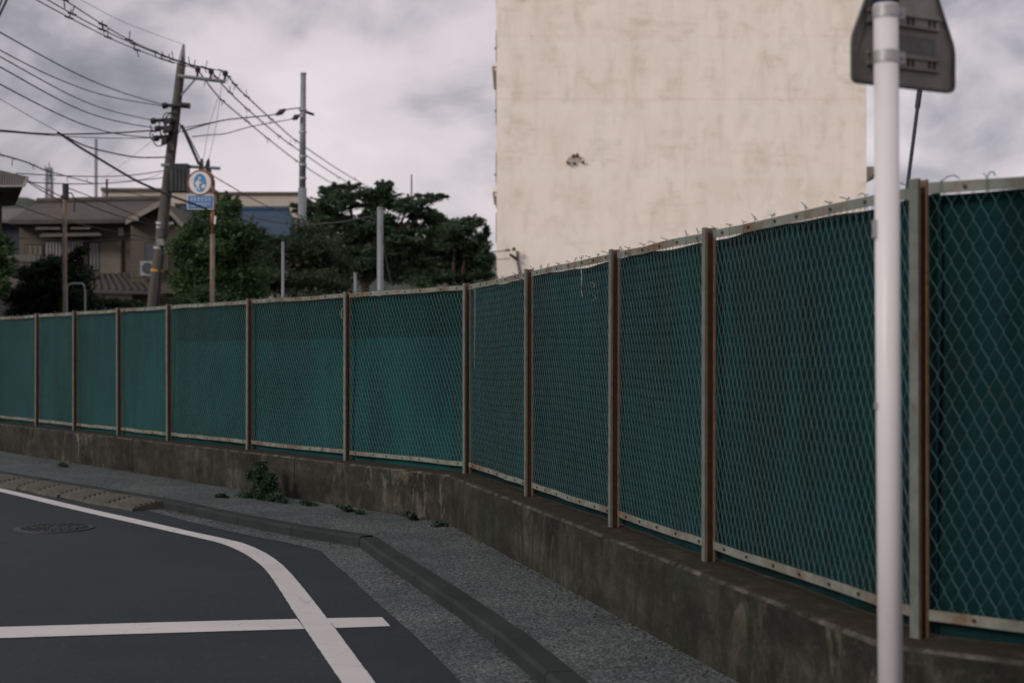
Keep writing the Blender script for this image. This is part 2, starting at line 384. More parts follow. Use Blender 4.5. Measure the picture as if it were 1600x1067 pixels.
def thing(name, loc, label, cat, group=None):
    o = bpy.data.objects.new(name, None); COL.objects.link(o); o.location = loc; o.empty_display_size = 0.2
    return tag(o, label, cat, group)
def tag(o, label, cat=None, group=None):
    o['label'] = label
    if cat: o['category'] = cat
    if group: o['group'] = group
    return o
def struct(o): o['kind'] = 'structure'; return o
def lerp(a, b, t): return a + (b - a) * t
def resample(pts, step):
    out = [pts[0].copy()]
    for a, b in zip(pts, pts[1:]):
        n = max(1, int((b - a).length / step))
        out += [a.lerp(b, (k+1) / n) for k in range(n)]
    return out
def smooth_poly(pts, n=6):
    out = []
    for i in range(len(pts) - 1):
        p0 = pts[max(i-1, 0)]; p1 = pts[i]; p2 = pts[i+1]; p3 = pts[min(i+2, len(pts)-1)]
        for k in range(n):
            t = k / n
            out.append(0.5 * ((2*p1) + (p2 - p0)*t + (2*p0 - 5*p1 + 4*p2 - p3)*t*t + (3*p1 - p0 - 3*p2 + p3)*t**3))
    return out + [pts[-1].copy()]
def ribbon(A, B):
    m = MB(); n = len(A)
    m.v = [p.copy() for p in A] + [p.copy() for p in B]
    for k in range(n - 1): m.face((k, k+1, n+k+1, n+k))
    return m
def normals_up(o):
    me = o.data
    if me.polygons and sum(p.normal.z for p in me.polygons) < 0: me.flip_normals()
    return o

# ------------------------------------------------------------------ ground, road, pavement
SW = 0.08      # pavement height above the road
WT = 0.51      # top of the concrete wall
PT = 2.21      # top of the fence posts
g = MB(); R = 3000
g.quad((-R, -R, -0.12), (R, -R, -0.12), (R, R, -0.12), (-R, R, -0.12))
struct(g.build('ground', 'soil'))
g = MB(); g.quad((-45, -14, 0), (10, -14, 0), (10, 36, 0), (-45, 36, 0)); struct(g.build('road', 'asphalt'))

def extend(pts, d0, d1):
    a = pts[0] + (pts[0] - pts[1]).normalized() * d0; b = pts[-1] + (pts[-1] - pts[-2]).normalized() * d1
    return [a] + pts + [b]
Z = Vector((0, 0, 1))
# fence line: two straight runs meeting at the bend, from the measured posts
LEFTX = [58, 117, 186, 264, 389, 542]; LEFTH = [173, 186, 200, 213, 238, 263]
RIGHTX = [826, 959, 1107, 1437]; RIGHTH = [350, 433, 523, 718]
FH = PT - WT
def post_xy(px, h): d = F * FH / h; return Vector(((px - CX) / F * d, d, 0))
BEND = post_xy(729, 297)
def fit_dir(xs, hs):
    v = Vector((0, 0, 0))
    for x, h in zip(xs, hs): v += (post_xy(x, h) - BEND)
    return v.normalized()
DL = fit_dir(LEFTX, LEFTH); DR = fit_dir(RIGHTX, RIGHTH)
def on_line(px, d):        # where the sight line through column px meets the run
    k = (px - CX) / F
    t = (k * BEND.y - BEND.x) / (d.x - k * d.y)
    return BEND + d * t
posts = [on_line(x, DL) for x in LEFTX] + [BEND] + [on_line(x, DR) for x in RIGHTX]
stepL = 1.9
D3 = Vector((0.80, -0.60, 0)).normalized()        # beyond the last post in view the fence turns away
posts = [posts[0] + DL * stepL * 2, posts[0] + DL * stepL] + posts + [posts[-1] + D3 * 2.05, posts[-1] + D3 * 4.1]
NB = 8                     # index of the bend post
NC = 12                    # index of the second bend
CORNER = posts[NC]
NL = Vector((-DL.y, DL.x, 0)); NL = NL if NL.y < 0 else -NL      # towards the street
NR = Vector((-DR.y, DR.x, 0)); NR = NR if NR.x < 0 else -NR
N3 = Vector((-D3.y, D3.x, 0)); N3 = N3 if N3.y < 0 else -N3
def run(i): return (-DL, NL) if i < NB else ((DR, NR) if i < NC else (D3, N3))   # direction and street side of bay i
def offset_line(s, extraL=6.0, extraR=2.0):   # parallel to the fence, s metres towards the street
    a = posts[0] + DL * extraL + NL * s; c = posts[-1] + D3 * extraR + N3 * s
    # mitre at the bend
    bis = (NL + NR).normalized(); b = BEND + bis * (s / bis.dot(NL))
    bis = (N3 + NR).normalized(); b2 = CORNER + bis * (s / bis.dot(NR))
    return [a, b, b2, c]
front = offset_line(0.19); back = offset_line(-0.22)

kerb_pts = [G(7, 741, SW), G(258, 783, SW), G(331, 799, SW), G(406, 814, SW), G(480, 828, SW), G(536, 834.5, SW), G(562, 840, SW),
            G(592.5, 862.5, SW), G(667.5, 911, SW), G(761, 975, SW), G(870, 1067, SW)]
kerb_pts = extend(kerb_pts, 9.0, 7.0)
for p in kerb_pts: p.z = 0
bend_k = 7
def offset_poly(pts, d):   # shift a polyline sideways in plan (positive: away from the road)
    out = []
    for i, p in enumerate(pts):
        t = (pts[min(i+1, len(pts)-1)] - pts[max(i-1, 0)]).normalized()
        out.append(p + Vector((-t.y, t.x, 0)) * d)
    return out
kerb_in = offset_poly(kerb_pts, 0.14)
# pavement: from the back of the kerb to the wall
def at_frac(pts, n):
    L = [0]
    for a, b in zip(pts, pts[1:]): L.append(L[-1] + (b - a).length)
    out = []
    for k in range(n + 1):
        s = L[-1] * k / n
        for i in range(len(pts) - 1):
            if s <= L[i+1] + 1e-9:
                out.append(pts[i].lerp(pts[i+1], (s - L[i]) / max(1e-9, L[i+1] - L[i]))); break
    return out
inner = [p + Z * SW for p in kerb_in]
m1 = at_frac(inner[:bend_k+1], 24) + at_frac(inner[bend_k:], 24)[1:]
ww = offset_line(0.12)
m2 = at_frac(ww[:2], 24) + at_frac(ww[1:], 24)[1:]
m2 = [Vector((p.x, p.y, SW)) for p in m2]
struct(normals_up(ribbon(m1, m2).build('pavement', 'pavement_aggregate')))
# gutter strip of coarser old surfacing between the road and the kerb
gut = [G(228, 797), G(305, 817.5), G(369, 832.5), G(434, 845.6), G(470, 853), G(500, 861), G(536, 892.5), G(570, 924), G(611, 960), G(634, 980), G(721.5, 1067)]
gut = extend(gut, 0.2, 7.0)
ka = at_frac([kerb_pts[2]] + kerb_pts[3:bend_k+1], 20) + at_frac(kerb_pts[bend_k:], 20)[1:]
ga = at_frac(gut[:7], 20) + at_frac(gut[6:], 20)[1:]
for i, p in enumerate(ga):     # uneven edge
    p.x += rnd.uniform(-0.004, 0.004)
ga = [Vector((p.x, p.y, 0.004)) for p in ga]; ka = [Vector((p.x, p.y, 0.004)) for p in ka]
struct(normals_up(ribbon(ga, ka).build('gutter_strip', 'gutter_aggregate')))

kerb = bpy.data.objects.new('kerb', None); COL.objects.link(kerb); kerb['kind'] = 'structure'
def kerb_block(a, b, w, hgt, tiltz):
    m = MB(); d = (b - a).normalized(); n = Vector((-d.y, d.x, 0)); a = a + d * 0.005; b = b - d * 0.005
    c = 0.018
    prof = [(0, -0.1), (0, hgt - c), (c, hgt), (w, hgt), (w, -0.1)]
    A = [a + n * u + Z * v for u, v in prof]; B = [b + n * u + Z * (v + tiltz) for u, v in prof]
    return m.hexa(A, B)
for seg in (kerb_pts[:bend_k+1], kerb_pts[bend_k:]):
    L = sum((b - a).length for a, b in zip(seg, seg[1:])); n = max(1, round(L / 1.0)); q = at_frac(seg, n)
    for a, b in zip(q, q[1:]):
        kerb_block(a, b, 0.14, SW + 0.006 + rnd.uniform(-0.003, 0.003), rnd.uniform(-0.003, 0.003)).build('kerb_stone', 'kerb_concrete', kerb)

# road markings
def marking(name, up, lo, n, label):
    a = smooth_poly(up, n * 8); b = smooth_poly(lo, n * 8); rr = random.Random(len(label))
    for q in a[1:-1] + b[1:-1]: q.x += rr.gauss(0, 0.0011); q.y += rr.gauss(0, 0.0011)
    o = normals_up(ribbon([Vector((p.x, p.y, 0.005)) for p in a], [Vector((p.x, p.y, 0.005)) for p in b]).build(name, 'road_paint'))
    return tag(o, label, 'road marking')
eu = [(-150, 730), (0, 763), (88, 783), (150, 797.5), (225, 814), (300, 831), (355.6, 843), (388, 852), (424, 870), (455, 897), (510, 965), (586, 1067)]
elo = [(-150, 734), (0, 768.5), (88, 790), (150, 804.5), (225, 821.5), (300, 838.5), (340, 848), (366, 857.5), (394, 873), (420, 897), (466, 967), (534, 1067)]
U = [G(*p) for p in eu]; Lo = [G(*p) for p in elo]
U.append(U[-1] + (U[-1] - U[-2]) * 2.0); Lo.append(Lo[-1] + (Lo[-1] - Lo[-2]) * 2.0)
marking('edge_line', U, Lo, 6, 'long white edge line curving round the bend beside the gutter')
bar = [[G(-500, 994), G(0, 980), G(280, 972), G(464, 967.5)], [G(-500, 1014), G(0, 997.5), G(219, 990.5), G(476, 983)]]
st = marking('stop_line', bar[0], bar[1], 4, 'wide straight white line running in from the left to the edge line')
# keep the paint sheets apart: the short end beyond the edge line is its own strip
t2 = marking('stop_line_end', [G(511, 966.3), G(597, 964.7)], [G(524, 981.6), G(610, 978.7)], 2, 'short white stub of the cross line between edge line and gutter')
for o in (st, t2):
    for v in o.data.vertices: v.co.z = 0.0045

# manhole cover
mc = G(84, 825.5)
mh = thing('manhole_cover', mc, 'round dark iron manhole cover in the asphalt left of the white line', 'manhole')
m = MB(); n = 40
def ring(r, z): return [mc + Vector((math.cos(2*math.pi*k/n) * r, math.sin(2*math.pi*k/n) * r, z)) for k in range(n)]
m.hexa(ring(0.36, -0.02), ring(0.352, 0.009)); m.build('frame', 'manhole_iron', mh)
m = MB(); m.hexa(ring(0.305, 0.009), ring(0.30, 0.015)); m.build('cover', 'manhole_iron', mh)
m = MB()
for rr, cnt in ((0.07, 6), (0.14, 12), (0.21, 18), (0.27, 24)):
    for k in range(cnt):
        t = 2 * math.pi * k / cnt + rr
        m.obox(mc + Vector((math.cos(t) * rr, math.sin(t) * rr, 0.018)), (math.cos(t)*0.022, math.sin(t)*0.022, 0), (-math.sin(t)*0.014, math.cos(t)*0.014, 0), (0, 0, 0.005))
m.build('tread', 'manhole_iron', mh)['kind'] = 'stuff'

# kerb ramp blocks, laid end to end against the kerb
kl0 = kerb_pts[1]; kl1 = kerb_pts[2]
ra = G(216, 795.6); rdir = (kerb_pts[1] - kerb_pts[2]).normalized(); rn = Vector((-rdir.y, rdir.x, 0)); rn = rn if rn.y < 0 else -rn
start = kerb_pts[2] + rdir * 0.02
ramp_words = ['nearest kerb ramp block with a bare end face beside the gutter', 'second kerb ramp block from the gutter, front edge chipped',
              'third kerb ramp block from the gutter end', 'middle kerb ramp block of the seven in the row', 'third kerb ramp block from the far left end',
              'second kerb ramp block from the far left end', 'farthest kerb ramp block at the left end of the row']
for k in range(7):
    r2 = random.Random(50 + k)
    a = start + rdir * (0.61 * k) + rn * 0.006; tilt = r2.uniform(-0.01, 0.012)
    W_ = 0.60; dep = 0.36 + r2.uniform(-0.02, 0.02)
    th = thing('kerb_ramp', a, ramp_words[k], 'kerb ramp', 'kerb ramp blocks along the kerb')
    m = MB(); nseg = 10
    fr = [dep * (1 - (0.10 * r2.random() if r2.random() < 0.45 else 0.02 * r2.random())) for _ in range(nseg + 1)]
    for i in range(nseg):
        u0, u1 = W_ * i / nseg, W_ * (i + 1) / nseg
        p = lambda u, v, z: a + rdir * u + rn * v + Z * (z + tilt * u)
        A = [p(u0, 0, 0), p(u0, fr[i], 0), p(u0, fr[i] - 0.01, 0.03), p(u0, 0.05, 0.085), p(u0, 0, 0.085)]
        B = [p(u1, 0, 0), p(u1, fr[i+1], 0), p(u1, fr[i+1] - 0.01, 0.03), p(u1, 0.05, 0.085), p(u1, 0, 0.085)]
        m.hexa(A, B)
    m.build('body', 'ramp_concrete', th)
    m = MB()
    for j in range(5):
        v = 0.075 + j * 0.055; z = 0.085 - (v - 0.05) / (dep - 0.06) * 0.055
        m.obox(a + rdir * W_ / 2 + rn * v + Z * (z + 0.006 + tilt * W_ / 2), rdir * (W_ / 2 - 0.02) + Z * tilt * W_ / 2, rn * 0.012, (0, 0, 0.009))
    m.build('rib', 'ramp_concrete', th)

# ------------------------------------------------------------------ concrete wall under the fence
wall = thing('concrete_wall', BEND, 'low stained concrete wall carrying the green chain link fence', 'wall')
def wall_piece(a0, a1, b0, b1, u0, mitre0=None, mitre1=None):
    """one cast length: a = street face plan points, b = back face plan points"""
    m = MB(); c = 0.013; uv = []
    n = max(2, int((a1 - a0).length / 0.5)); rows = []
    for k in range(n + 1):
        t = k / n; a = a0.lerp(a1, t); b = b0.lerp(b1, t); inn = (b - a).normalized()
        u = u0 + (a1 - a0).length * t
        w = lambda: rnd.uniform(-0.003, 0.003)
        pr = [(a, -0.1, 0.0), (a, SW + 0.2, SW + 0.2), (a + inn * 0.001, WT - c - 0.006 + w(), WT - c), (a + inn * (c + 0.004), WT - 0.004 + w(), WT), (a + inn * (c + 0.03), WT, WT + 0.03), (b, WT, WT + 0.4), (b, -0.1, WT + 0.9)]
        row = []
        for p, z, v in pr:
            row.append(len(m.v)); m.v.append(Vector((p.x, p.y, z))); uv.append((u, v))
        rows.append(row)
    for r0, r1 in zip(rows, rows[1:]):
        for j in range(len(r0) - 1):
            m.cm = 1 if j == 2 else (2 if j in (3, 4) else 0)
            m.face((r0[j], r0[j+1], r1[j+1], r1[j]))
    m.cm = 0
    m.face(rows[0]); m.face(rows[-1][::-1]); m.uv = uv
    return m   # slots: face, worn arris, weathered top
def proj_t(line_a, line_b, px):   # parameter where column px crosses a plan line
    k = (px - CX) / F; d = line_b - line_a
    return (k * line_a.y - line_a.x) / (d.x - k * d.y)
def wall_run(fa, fb, ba, bb, cuts, u0):
    ts = [0.0] + sorted(cuts) + [1.0]; L = (fb - fa).length; g_ = 0.007 / L
    for i, (t0, t1) in enumerate(zip(ts, ts[1:])):
        s0 = t0 + (g_ if i else 0); s1 = t1 - (g_ if i < len(ts) - 2 else 0)
        wall_piece(fa.lerp(fb, s0), fa.lerp(fb, s1), ba.lerp(bb, s0), ba.lerp(bb, s1), u0 + L * s0).build('wall_section', ['stained_concrete', 'wall_arris', 'wall_top'], wall, root=wall)
cutsL = [proj_t(front[0], front[1], x) for x in (33, 207, 460)]
wall_run(front[0], front[1], back[0], back[1], cutsL, 0)
wall_run(front[1], front[2], back[1], back[2], [], 40)
wall_run(front[2], front[3], back[2], back[3], [], 70)

# ------------------------------------------------------------------ chain link fence
fence = thing('chain_link_fence', BEND + Z * WT, 'long chain link fence with rusty green posts along the concrete wall', 'fence')
floc = fence.location
bolt_me = None
def make_bolt():
    m = MB(); n = 6
    c = [Vector((math.cos(2*math.pi*k/n) * 0.008, 0, math.sin(2*math.pi*k/n) * 0.008)) for k in range(n)]
    m.hexa([p + Vector((0, 0.001, 0)) for p in c], [p + Vector((0, -0.007, 0)) for p in c])
    o = m.build('bolt', 'bolt_dark'); me = o.data; bpy.data.objects.remove(o); return me
bolt_me = make_bolt()
def put(name, me, parent, loc, rz=0.0):
    o = bpy.data.objects.new(name, me); COL.objects.link(o); o.parent = parent
    o.location = Vector(loc) - floc; o.rotation_euler = (0, 0, rz); return o

def make_post(p, d, n):
    """C channel opening along the run towards the near end: flange on the street side, web behind, lips"""
    L, W, t = 0.042, 0.060, 0.004
    m = MB(); lean = Vector((rnd.uniform(-0.006, 0.006), rnd.uniform(-0.006, 0.006), 0))
    def slab(u0, u1, v0, v1, mi):
        m.cm = mi
        b = [p + d * u + n * v + Z * (WT - 0.05) for u, v in ((u0, v0), (u1, v0), (u1, v1), (u0, v1))]
        m.hexa(b, [q + lean + Z * (PT - WT + 0.05) for q in b])
    slab(-L/2, L/2, W/2 - t, W/2, 0)                # street flange
    slab(-L/2, -L/2 + t, -W/2 + t, W/2 - t - 0.0005, 1)      # web (inside rusted)
    slab(-L/2, L/2, -W/2, -W/2 + t, 1)              # back flange
    slab(L/2 - t, L/2, W/2 - t - 0.012, W/2 - t - 0.0005, 1)  # lips
    slab(L/2 - t, L/2, -W/2 + t + 0.0005, -W/2 + t + 0.009, 2)
    return m.build('post', ['post_paint', 'post_rust', 'lip_rust'], fence)
dirs = []
for i, p in enumerate(posts):
    d, n = run(i)
    if i == NC: n = (N3 + NR).normalized(); d = Vector((-n.y, n.x, 0)); d = d if d.dot(DR) > 0 else -d
    if i == NB: n = (NL + NR).normalized(); d = Vector((-n.y, n.x, 0)); d = d if d.dot(DR) > 0 else -d
    po = make_post(p, d, n)
    for z in (0.62, 1.0, 1.75, 2.14):
        b = put('bolt', bolt_me, po, p + d * -0.023 + n * 0.012 + Z * z, math.atan2(-d.y, -d.x) + math.pi/2)
LINKW, LINKH = 0.054, 0.105
def mesh_panel(a, b, n, z0, z1, seed):
    r = random.Random(seed); d = (b - a); L = d.length; d.normalize()
    K = int(L / (LINKW / 2)); step = LINKW / 2; rows = int((z1 - z0) / (LINKH / 2))
    rad = 0.0015; V = []; Fc = []
    ph = [r.uniform(0, 6.28) for _ in range(4)]
    def warp(s, z):     # the netting sags and bellies a little
        return (0.010 * math.sin(2.1 * s + ph[0]) + 0.006 * math.sin(5.3 * z + ph[1]), 0.008 * math.sin(3.1 * s + 2 * z + ph[2]))
    for k in range(K):
        s0 = k * step; pts = []
        for j in range(rows + 1):
            right = (j + k) % 2
            s = s0 + (step + 0.001 if right else -0.001); z = z0 + j * LINKH / 2
            dn, dz = warp(s, z)
            e = math.sin(math.pi * (z - z0) / (z1 - z0))
            off = (0.002 if right else -0.002) + dn * e
            zz = z + dz * e
            c = a + d * s + n * off
            # each bend of the wire is a short upright twist, not a point
            for q in ((-0.005, 0.005) if 0 < j < rows else (0,)):
                pts.append((c.x, c.y, zz + q))
        P_ = np.array(pts); i0 = len(V)
        ofs = [d * rad, d * (-0.5 * rad) + n * (0.87 * rad), d * (-0.5 * rad) - n * (0.87 * rad)]
        for p in pts:
            for o in ofs: V.append((p[0] + o.x - floc.x, p[1] + o.y - floc.y, p[2] - floc.z))
        for q in range(len(pts) - 1):
            for j in range(3):
                a0 = i0 + q * 3 + j; a1 = i0 + q * 3 + (j + 1) % 3
                Fc.append((a0, a1, a1 + 3, a0 + 3))
    me = bpy.data.meshes.new('wire_netting'); me.from_pydata(V, [], Fc); me.materials.append(M['mesh_wire']); me.update()
    o = bpy.data.objects.new('wire_netting', me); COL.objects.link(o); o.parent = fence
    return o
def tie_mesh(seed):
    r = random.Random(seed); m = MB()
    m.tube([(0, -0.004, -0.055), (0, -0.006, -0.02), (0, -0.004, 0.004), (0, 0.012, 0.008)], 0.0018, 4)
    h = r.uniform(0.012, 0.036); s = r.choice((-1, 1)); ex = s * r.uniform(0.02, 0.06)
    kind = r.random()
    if kind < 0.6: m.tube([(0, 0.0, 0.003), (ex * 0.3, -0.004, h * 0.5), (ex, -0.01, h)], 0.0022, 4)
    else:
        m.tube([(0, 0, 0.003), (ex * 0.5, -0.003, h * 0.7), (ex, -0.004, h * 0.8), (ex * 1.4, -0.006, h * 0.3)], 0.0022, 4)
    if r.random() < 0.5: m.tube([(0.004, 0, 0.003), (-ex * 0.5, -0.008, h * 0.6)], 0.002, 4)
    o = m.build('wire_tie', 'mesh_wire'); me = o.data; bpy.data.objects.remove(o); return me
ties = [tie_mesh(s) for s in range(9)]
for i in range(len(posts) - 1):
    d, n = run(i)
    a, b = posts[i], posts[i+1]; L = (b - a).length
    a2, b2 = a + d * 0.03, b - d * 0.029
    rz = math.atan2(d.y, d.x); sag = rnd.uniform(-0.006, 0.006)
    fo = n * -0.020
    for nm, zlo, zhi in (('top_rail', PT - 0.058, PT - 0.016), ('bottom_rail', WT + 0.062, WT + 0.102)):
        m = MB(); k = 6; tw = 0.0035
        jig = [rnd.uniform(-0.004, 0.004) for _ in range(k + 1)]
        for q in range(k):     # angle iron: upright leaf facing the street and a leaf turned back
            p0 = a2.lerp(b2, q / k) + fo; p1 = a2.lerp(b2, (q + 1) / k) + fo
            def bx(v0, v1, z0, z1):
                B = [p0 + n * v0 + Z * (z0 + jig[q]), p1 + n * v0 + Z * (z0 + jig[q+1]), p1 + n * v1 + Z * (z0 + jig[q+1]), p0 + n * v1 + Z * (z0 + jig[q])]
                m.hexa(B, [Vector((v.x, v.y, v.z + z1 - z0)) for v in B])
            bx(0.004, 0.004 + tw, zlo, zhi)
            zz = zhi - tw if nm == 'top_rail' else zlo
            bx(-0.020, 0.0035, zz, zz + tw)
        rail = m.build(nm, 'rail_paint', fence)
        nb = max(4, int(L / 0.27)); 
        for q in range(nb):
            s = (q + 0.5 + rnd.uniform(-0.12, 0.12)) / nb
            put('bolt', bolt_me, rail, a2.lerp(b2, s) + n * (-0.020 + 0.0075) + Z * ((zlo + zhi) / 2), rz)
    mesh_panel(a2, b2, n, WT + 0.075, PT - 0.03, 100 + i).location = n * -0.026
    nt = max(5, int(L / 0.17))
    for q in range(nt):
        if rnd.random() < 0.12: continue
        s = (q + 0.5 + rnd.uniform(-0.3, 0.3)) / nt
        put('wire_tie', rnd.choice(ties), fence, a2.lerp(b2, s) + n * -0.006 + Z * (PT - 0.016), rz + rnd.choice((0, 0.4, -0.4)))

# ------------------------------------------------------------------ green sheeting behind the netting
def tarp(name, a, b, n, z0, z1, mat, seed, off, label, gx=0.05, gz=0.07):
    r = random.Random(seed); d = (b - a); L = d.length; d.normalize()
    nx, nz = int(L / gx), max(4, int((z1 - z0) / gz)); m = MB()
    ph = [r.uniform(0, 6.28) for _ in range(8)]
    wb = (a - BEND).length; ws = -1 if (b - BEND).length < wb else 1
    for i in range(nx + 1):
        s = L * i / nx
        topd = 0.007 * math.sin(3.3 * s + ph[6]) + 0.004 * math.sin(8.1 * s + ph[7])
        for j in range(nz + 1):
            f = j / nz; z = z0 + (z1 - z0 + topd) * f
            s = wb + ws * L * i / nx
            w = 0.010 * math.sin(2.6 * s + ph[0] + 0.8 * z) + 0.007 * math.sin(6.3 * s + ph[1] - 1.1 * z) + 0.004 * math.sin(13 * s + ph[2] + 2 * z) + 0.006 * math.sin(4.1 * z + 1.7 * s + ph[3])
            m.v.append(a + d * (L * i / nx) - n * (off + w) + Z * z)
    for i in range(nx):
        for j in range(nz):
            k = i * (nz + 1) + j; m.face((k, k + nz + 1, k + nz + 2, k + 1))
    o = m.build(name, mat, smooth=True); return tag(o, label, 'tarp', 'green sheets tied behind the fence')
tarp('tarp', posts[0] + NL * 0, BEND, NL, WT + 0.004, PT - 0.056, 'tarp_teal', 3, 0.078, 'teal tarp behind the left run of fence, up to the bend')
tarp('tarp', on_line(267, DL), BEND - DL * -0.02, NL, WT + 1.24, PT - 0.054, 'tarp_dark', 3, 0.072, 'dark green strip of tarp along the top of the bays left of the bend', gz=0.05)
tarp('tarp', CORNER + D3 * 0.03, posts[-1], N3, WT + 0.004, PT - 0.050, 'tarp_blue', 6, 0.075, 'dark green tarp in the wide bay right of the white pole')
tarp('tarp', BEND + DR * 0.03, CORNER, NR, WT + 0.004, PT - 0.050, 'tarp_blue', 5, 0.075, 'blue green tarp behind the receding run between the bend and the white pole')

# ------------------------------------------------------------------ white sign pole
pd = 4.45
ptop = P(1384, 6, pd); pbot = Vector(((1393 - CX) / F * pd, pd, SW))
pole = thing('sign_pole', pbot, 'white steel sign pole standing on the pavement at right', 'pole')
MB().tube([pbot - Z * 0.05, ptop], 0.0382, 32).build('shaft', 'white_pole', pole, smooth=True)
m = MB(); m.tube([ptop - Z * 0.002, ptop + Z * 0.035, ptop + Z * 0.05, ptop + Z * 0.055], [0.0405, 0.0405, 0.034, 0.018], 32); m.build('cap', 'blue_cap', pole, smooth=True)
def pole_at(py):
    z = CAMZ + (HY - py) / F * pd; t = (z - pbot.z) / (ptop.z - pbot.z); return pbot.lerp(ptop, t)
m = MB(); c = pole_at(358); m.obox(c + Vector((-0.041, -0.004, 0)), (0.005, 0, 0), (0, 0.012, 0), (0, 0, 0.028)); m.build('buckle', 'band_steel', pole)
m = MB(); c = pole_at(634); m.obox(c + Vector((-0.040, -0.004, 0)), (0.004, 0, 0), (0, 0.01, 0), (0, 0, 0.010)); m.build('buckle', 'band_steel', pole)
m = MB()
b0 = pbot + Z * 0.001
m.tube([b0, b0 + Z * 0.02], [0.07, 0.05], 24); m.build('base_collar', 'kerb_concrete', pole)

# road sign seen from behind
dl, dr = 4.475, 4.475 * (HY - 130) / (HY - 147.5)
sl = P(1329, 130, dl); sr = P(1489, 147.5, dr)
su = (sr - sl).normalized(); SWD = (sr - sl).length; sn = Vector((su.y, -su.x, 0)); sn = sn if sn.y < 0 else -sn    # towards us
sign = thing('road_sign', sl.lerp(sr, 0.5), 'grey back of a pentagonal road sign clamped to the white pole', 'road sign')
shh, aph = 0.145, 0.60
def rounded(poly, r, seg=5):
    out = []
    n = len(poly)
    for i in range(n):
        p = Vector(poly[i]); a = (Vector(poly[i-1]) - p).normalized(); b = (Vector(poly[(i+1) % n]) - p).normalized()
        p0 = p + a * r; p1 = p + b * r
        for k in range(seg + 1):
            t = k / seg; out.append((1-t)**2 * p0 + 2*t*(1-t) * p + t*t * p1)
    return out
pent = [(0, 0), (SWD, 0), (SWD, shh), (SWD / 2 + 0.012, aph), (SWD / 2 - 0.012, aph), (0, shh)]
o2 = rounded(pent, 0.028)
to3 = lambda u, v, w: sl + su * u + Z * v + sn * w
m = MB(); m.hexa([to3(p.x, p.y, -0.002) for p in o2], [to3(p.x, p.y, 0.0) for p in o2]); m.build('plate', 'sign_back', sign)
cen = Vector((SWD / 2, 0.24)); inner2 = [cen + (p - cen) * 0.965 for p in o2]
m = MB(); n = len(o2)
for k in range(n):
    k2 = (k + 1) % n
    m.hexa([to3(o2[k].x, o2[k].y, 0.0005), to3(o2[k2].x, o2[k2].y, 0.0005), to3(inner2[k2].x, inner2[k2].y, 0.0005), to3(inner2[k].x, inner2[k].y, 0.0005)],
           [to3(o2[k].x, o2[k].y, 0.012), to3(o2[k2].x, o2[k2].y, 0.012), to3(inner2[k2].x, inner2[k2].y, 0.012), to3(inner2[k].x, inner2[k].y, 0.012)])
m.build('rim', 'sign_rim', sign)
MB().hexa([to3(u, v, 0.0006) for u, v in ((0.20, 0.115), (0.352, 0.115), (0.352, 0.172), (0.20, 0.172))], [to3(u, v, 0.0016) for u, v in ((0.20, 0.115), (0.352, 0.115), (0.352, 0.172), (0.20, 0.172))]).build('sticker', 'sign_film', sign)
for v0 in (0.062, 0.196):     # two slotted mounting rails
    rl = MB()
    def rb(u0, u1, va, vb, w0, w1): rl.hexa([to3(u, v, w0) for u, v in ((u0, va), (u1, va), (u1, vb), (u0, vb))], [to3(u, v, w1) for u, v in ((u0, va), (u1, va), (u1, vb), (u0, vb))])
    rb(0.06, 0.362, v0, v0 + 0.046, 0.002, 0.006)
    rb(0.06, 0.362, v0 + 0.034, v0 + 0.046, 0.0065, 0.013); rb(0.06, 0.362, v0, v0 + 0.006, 0.0065, 0.013)
    rail = rl.build('mounting_rail', 'sign_back', sign)
    for u in (0.085, 0.10, 0.225, 0.245, 0.315, 0.335):
        s_ = MB(); s_.hexa([to3(a, b, 0.0062) for a, b in ((u, v0 + 0.010), (u + 0.010, v0 + 0.009), (u + 0.010, v0 + 0.033), (u, v0 + 0.032))], [to3(a, b, 0.0075) for a, b in ((u, v0 + 0.010), (u + 0.010, v0 + 0.009), (u + 0.010, v0 + 0.033), (u, v0 + 0.032))])
        s_.build('slot', 'slot_dark', rail, root=sign)
for py in (20, 90):           # clamp bands round the pole
    c = pole_at(py); m = MB(); n = 28; r0, r1 = 0.0388, 0.0412; hh = 0.0185
    for k in range(n):
        t0, t1 = 2*math.pi*k/n, 2*math.pi*(k+1)/n
        q = [c + Vector((math.cos(t) * r, math.sin(t) * r, -hh)) for t, r in ((t0, r0), (t0, r1), (t1, r1), (t1, r0))]
        m.hexa(q, [p + Z * 2 * hh for p in q])
    m.obox(c + Vector((0.050, 0.012, 0)), (0.013, 0, 0), (0, 0.003, 0), (0, 0, hh)); m.obox(c + Vector((0.050, 0.028, 0)), (0.013, 0, 0), (0, 0.003, 0), (0, 0, hh))
    bd = m.build('clamp_band', 'band_steel', sign)
    m = MB(); q = c + Vector((0.052, 0, 0)); m.tube([q + Vector((0, 0.002, 0)), q + Vector((0, 0.040, 0))], 0.006, 8); m.build('bolt', 'band_steel', bd, root=sign)

# thin dark guy rod behind the fence
gd = 6.3
g0 = P(1413, 330, gd); g1 = P(1436, 150, gd); dd = (g1 - g0).normalized()
gb = g0 - dd * ((g0.z) / dd.z); gt = g1 + dd * 1.0
guy = thing('guy_rod', gb, 'thin dark guy rod leaning up behind the fence beside the white pole', 'cable')
MB().tube([gb, gt], 0.0085, 8).build('rod', 'cable_navy', guy); MB().tube([g1 - dd * 0.055, g1 + dd * 0.3], 0.0125, 8).build('sleeve', 'cable_navy', guy)

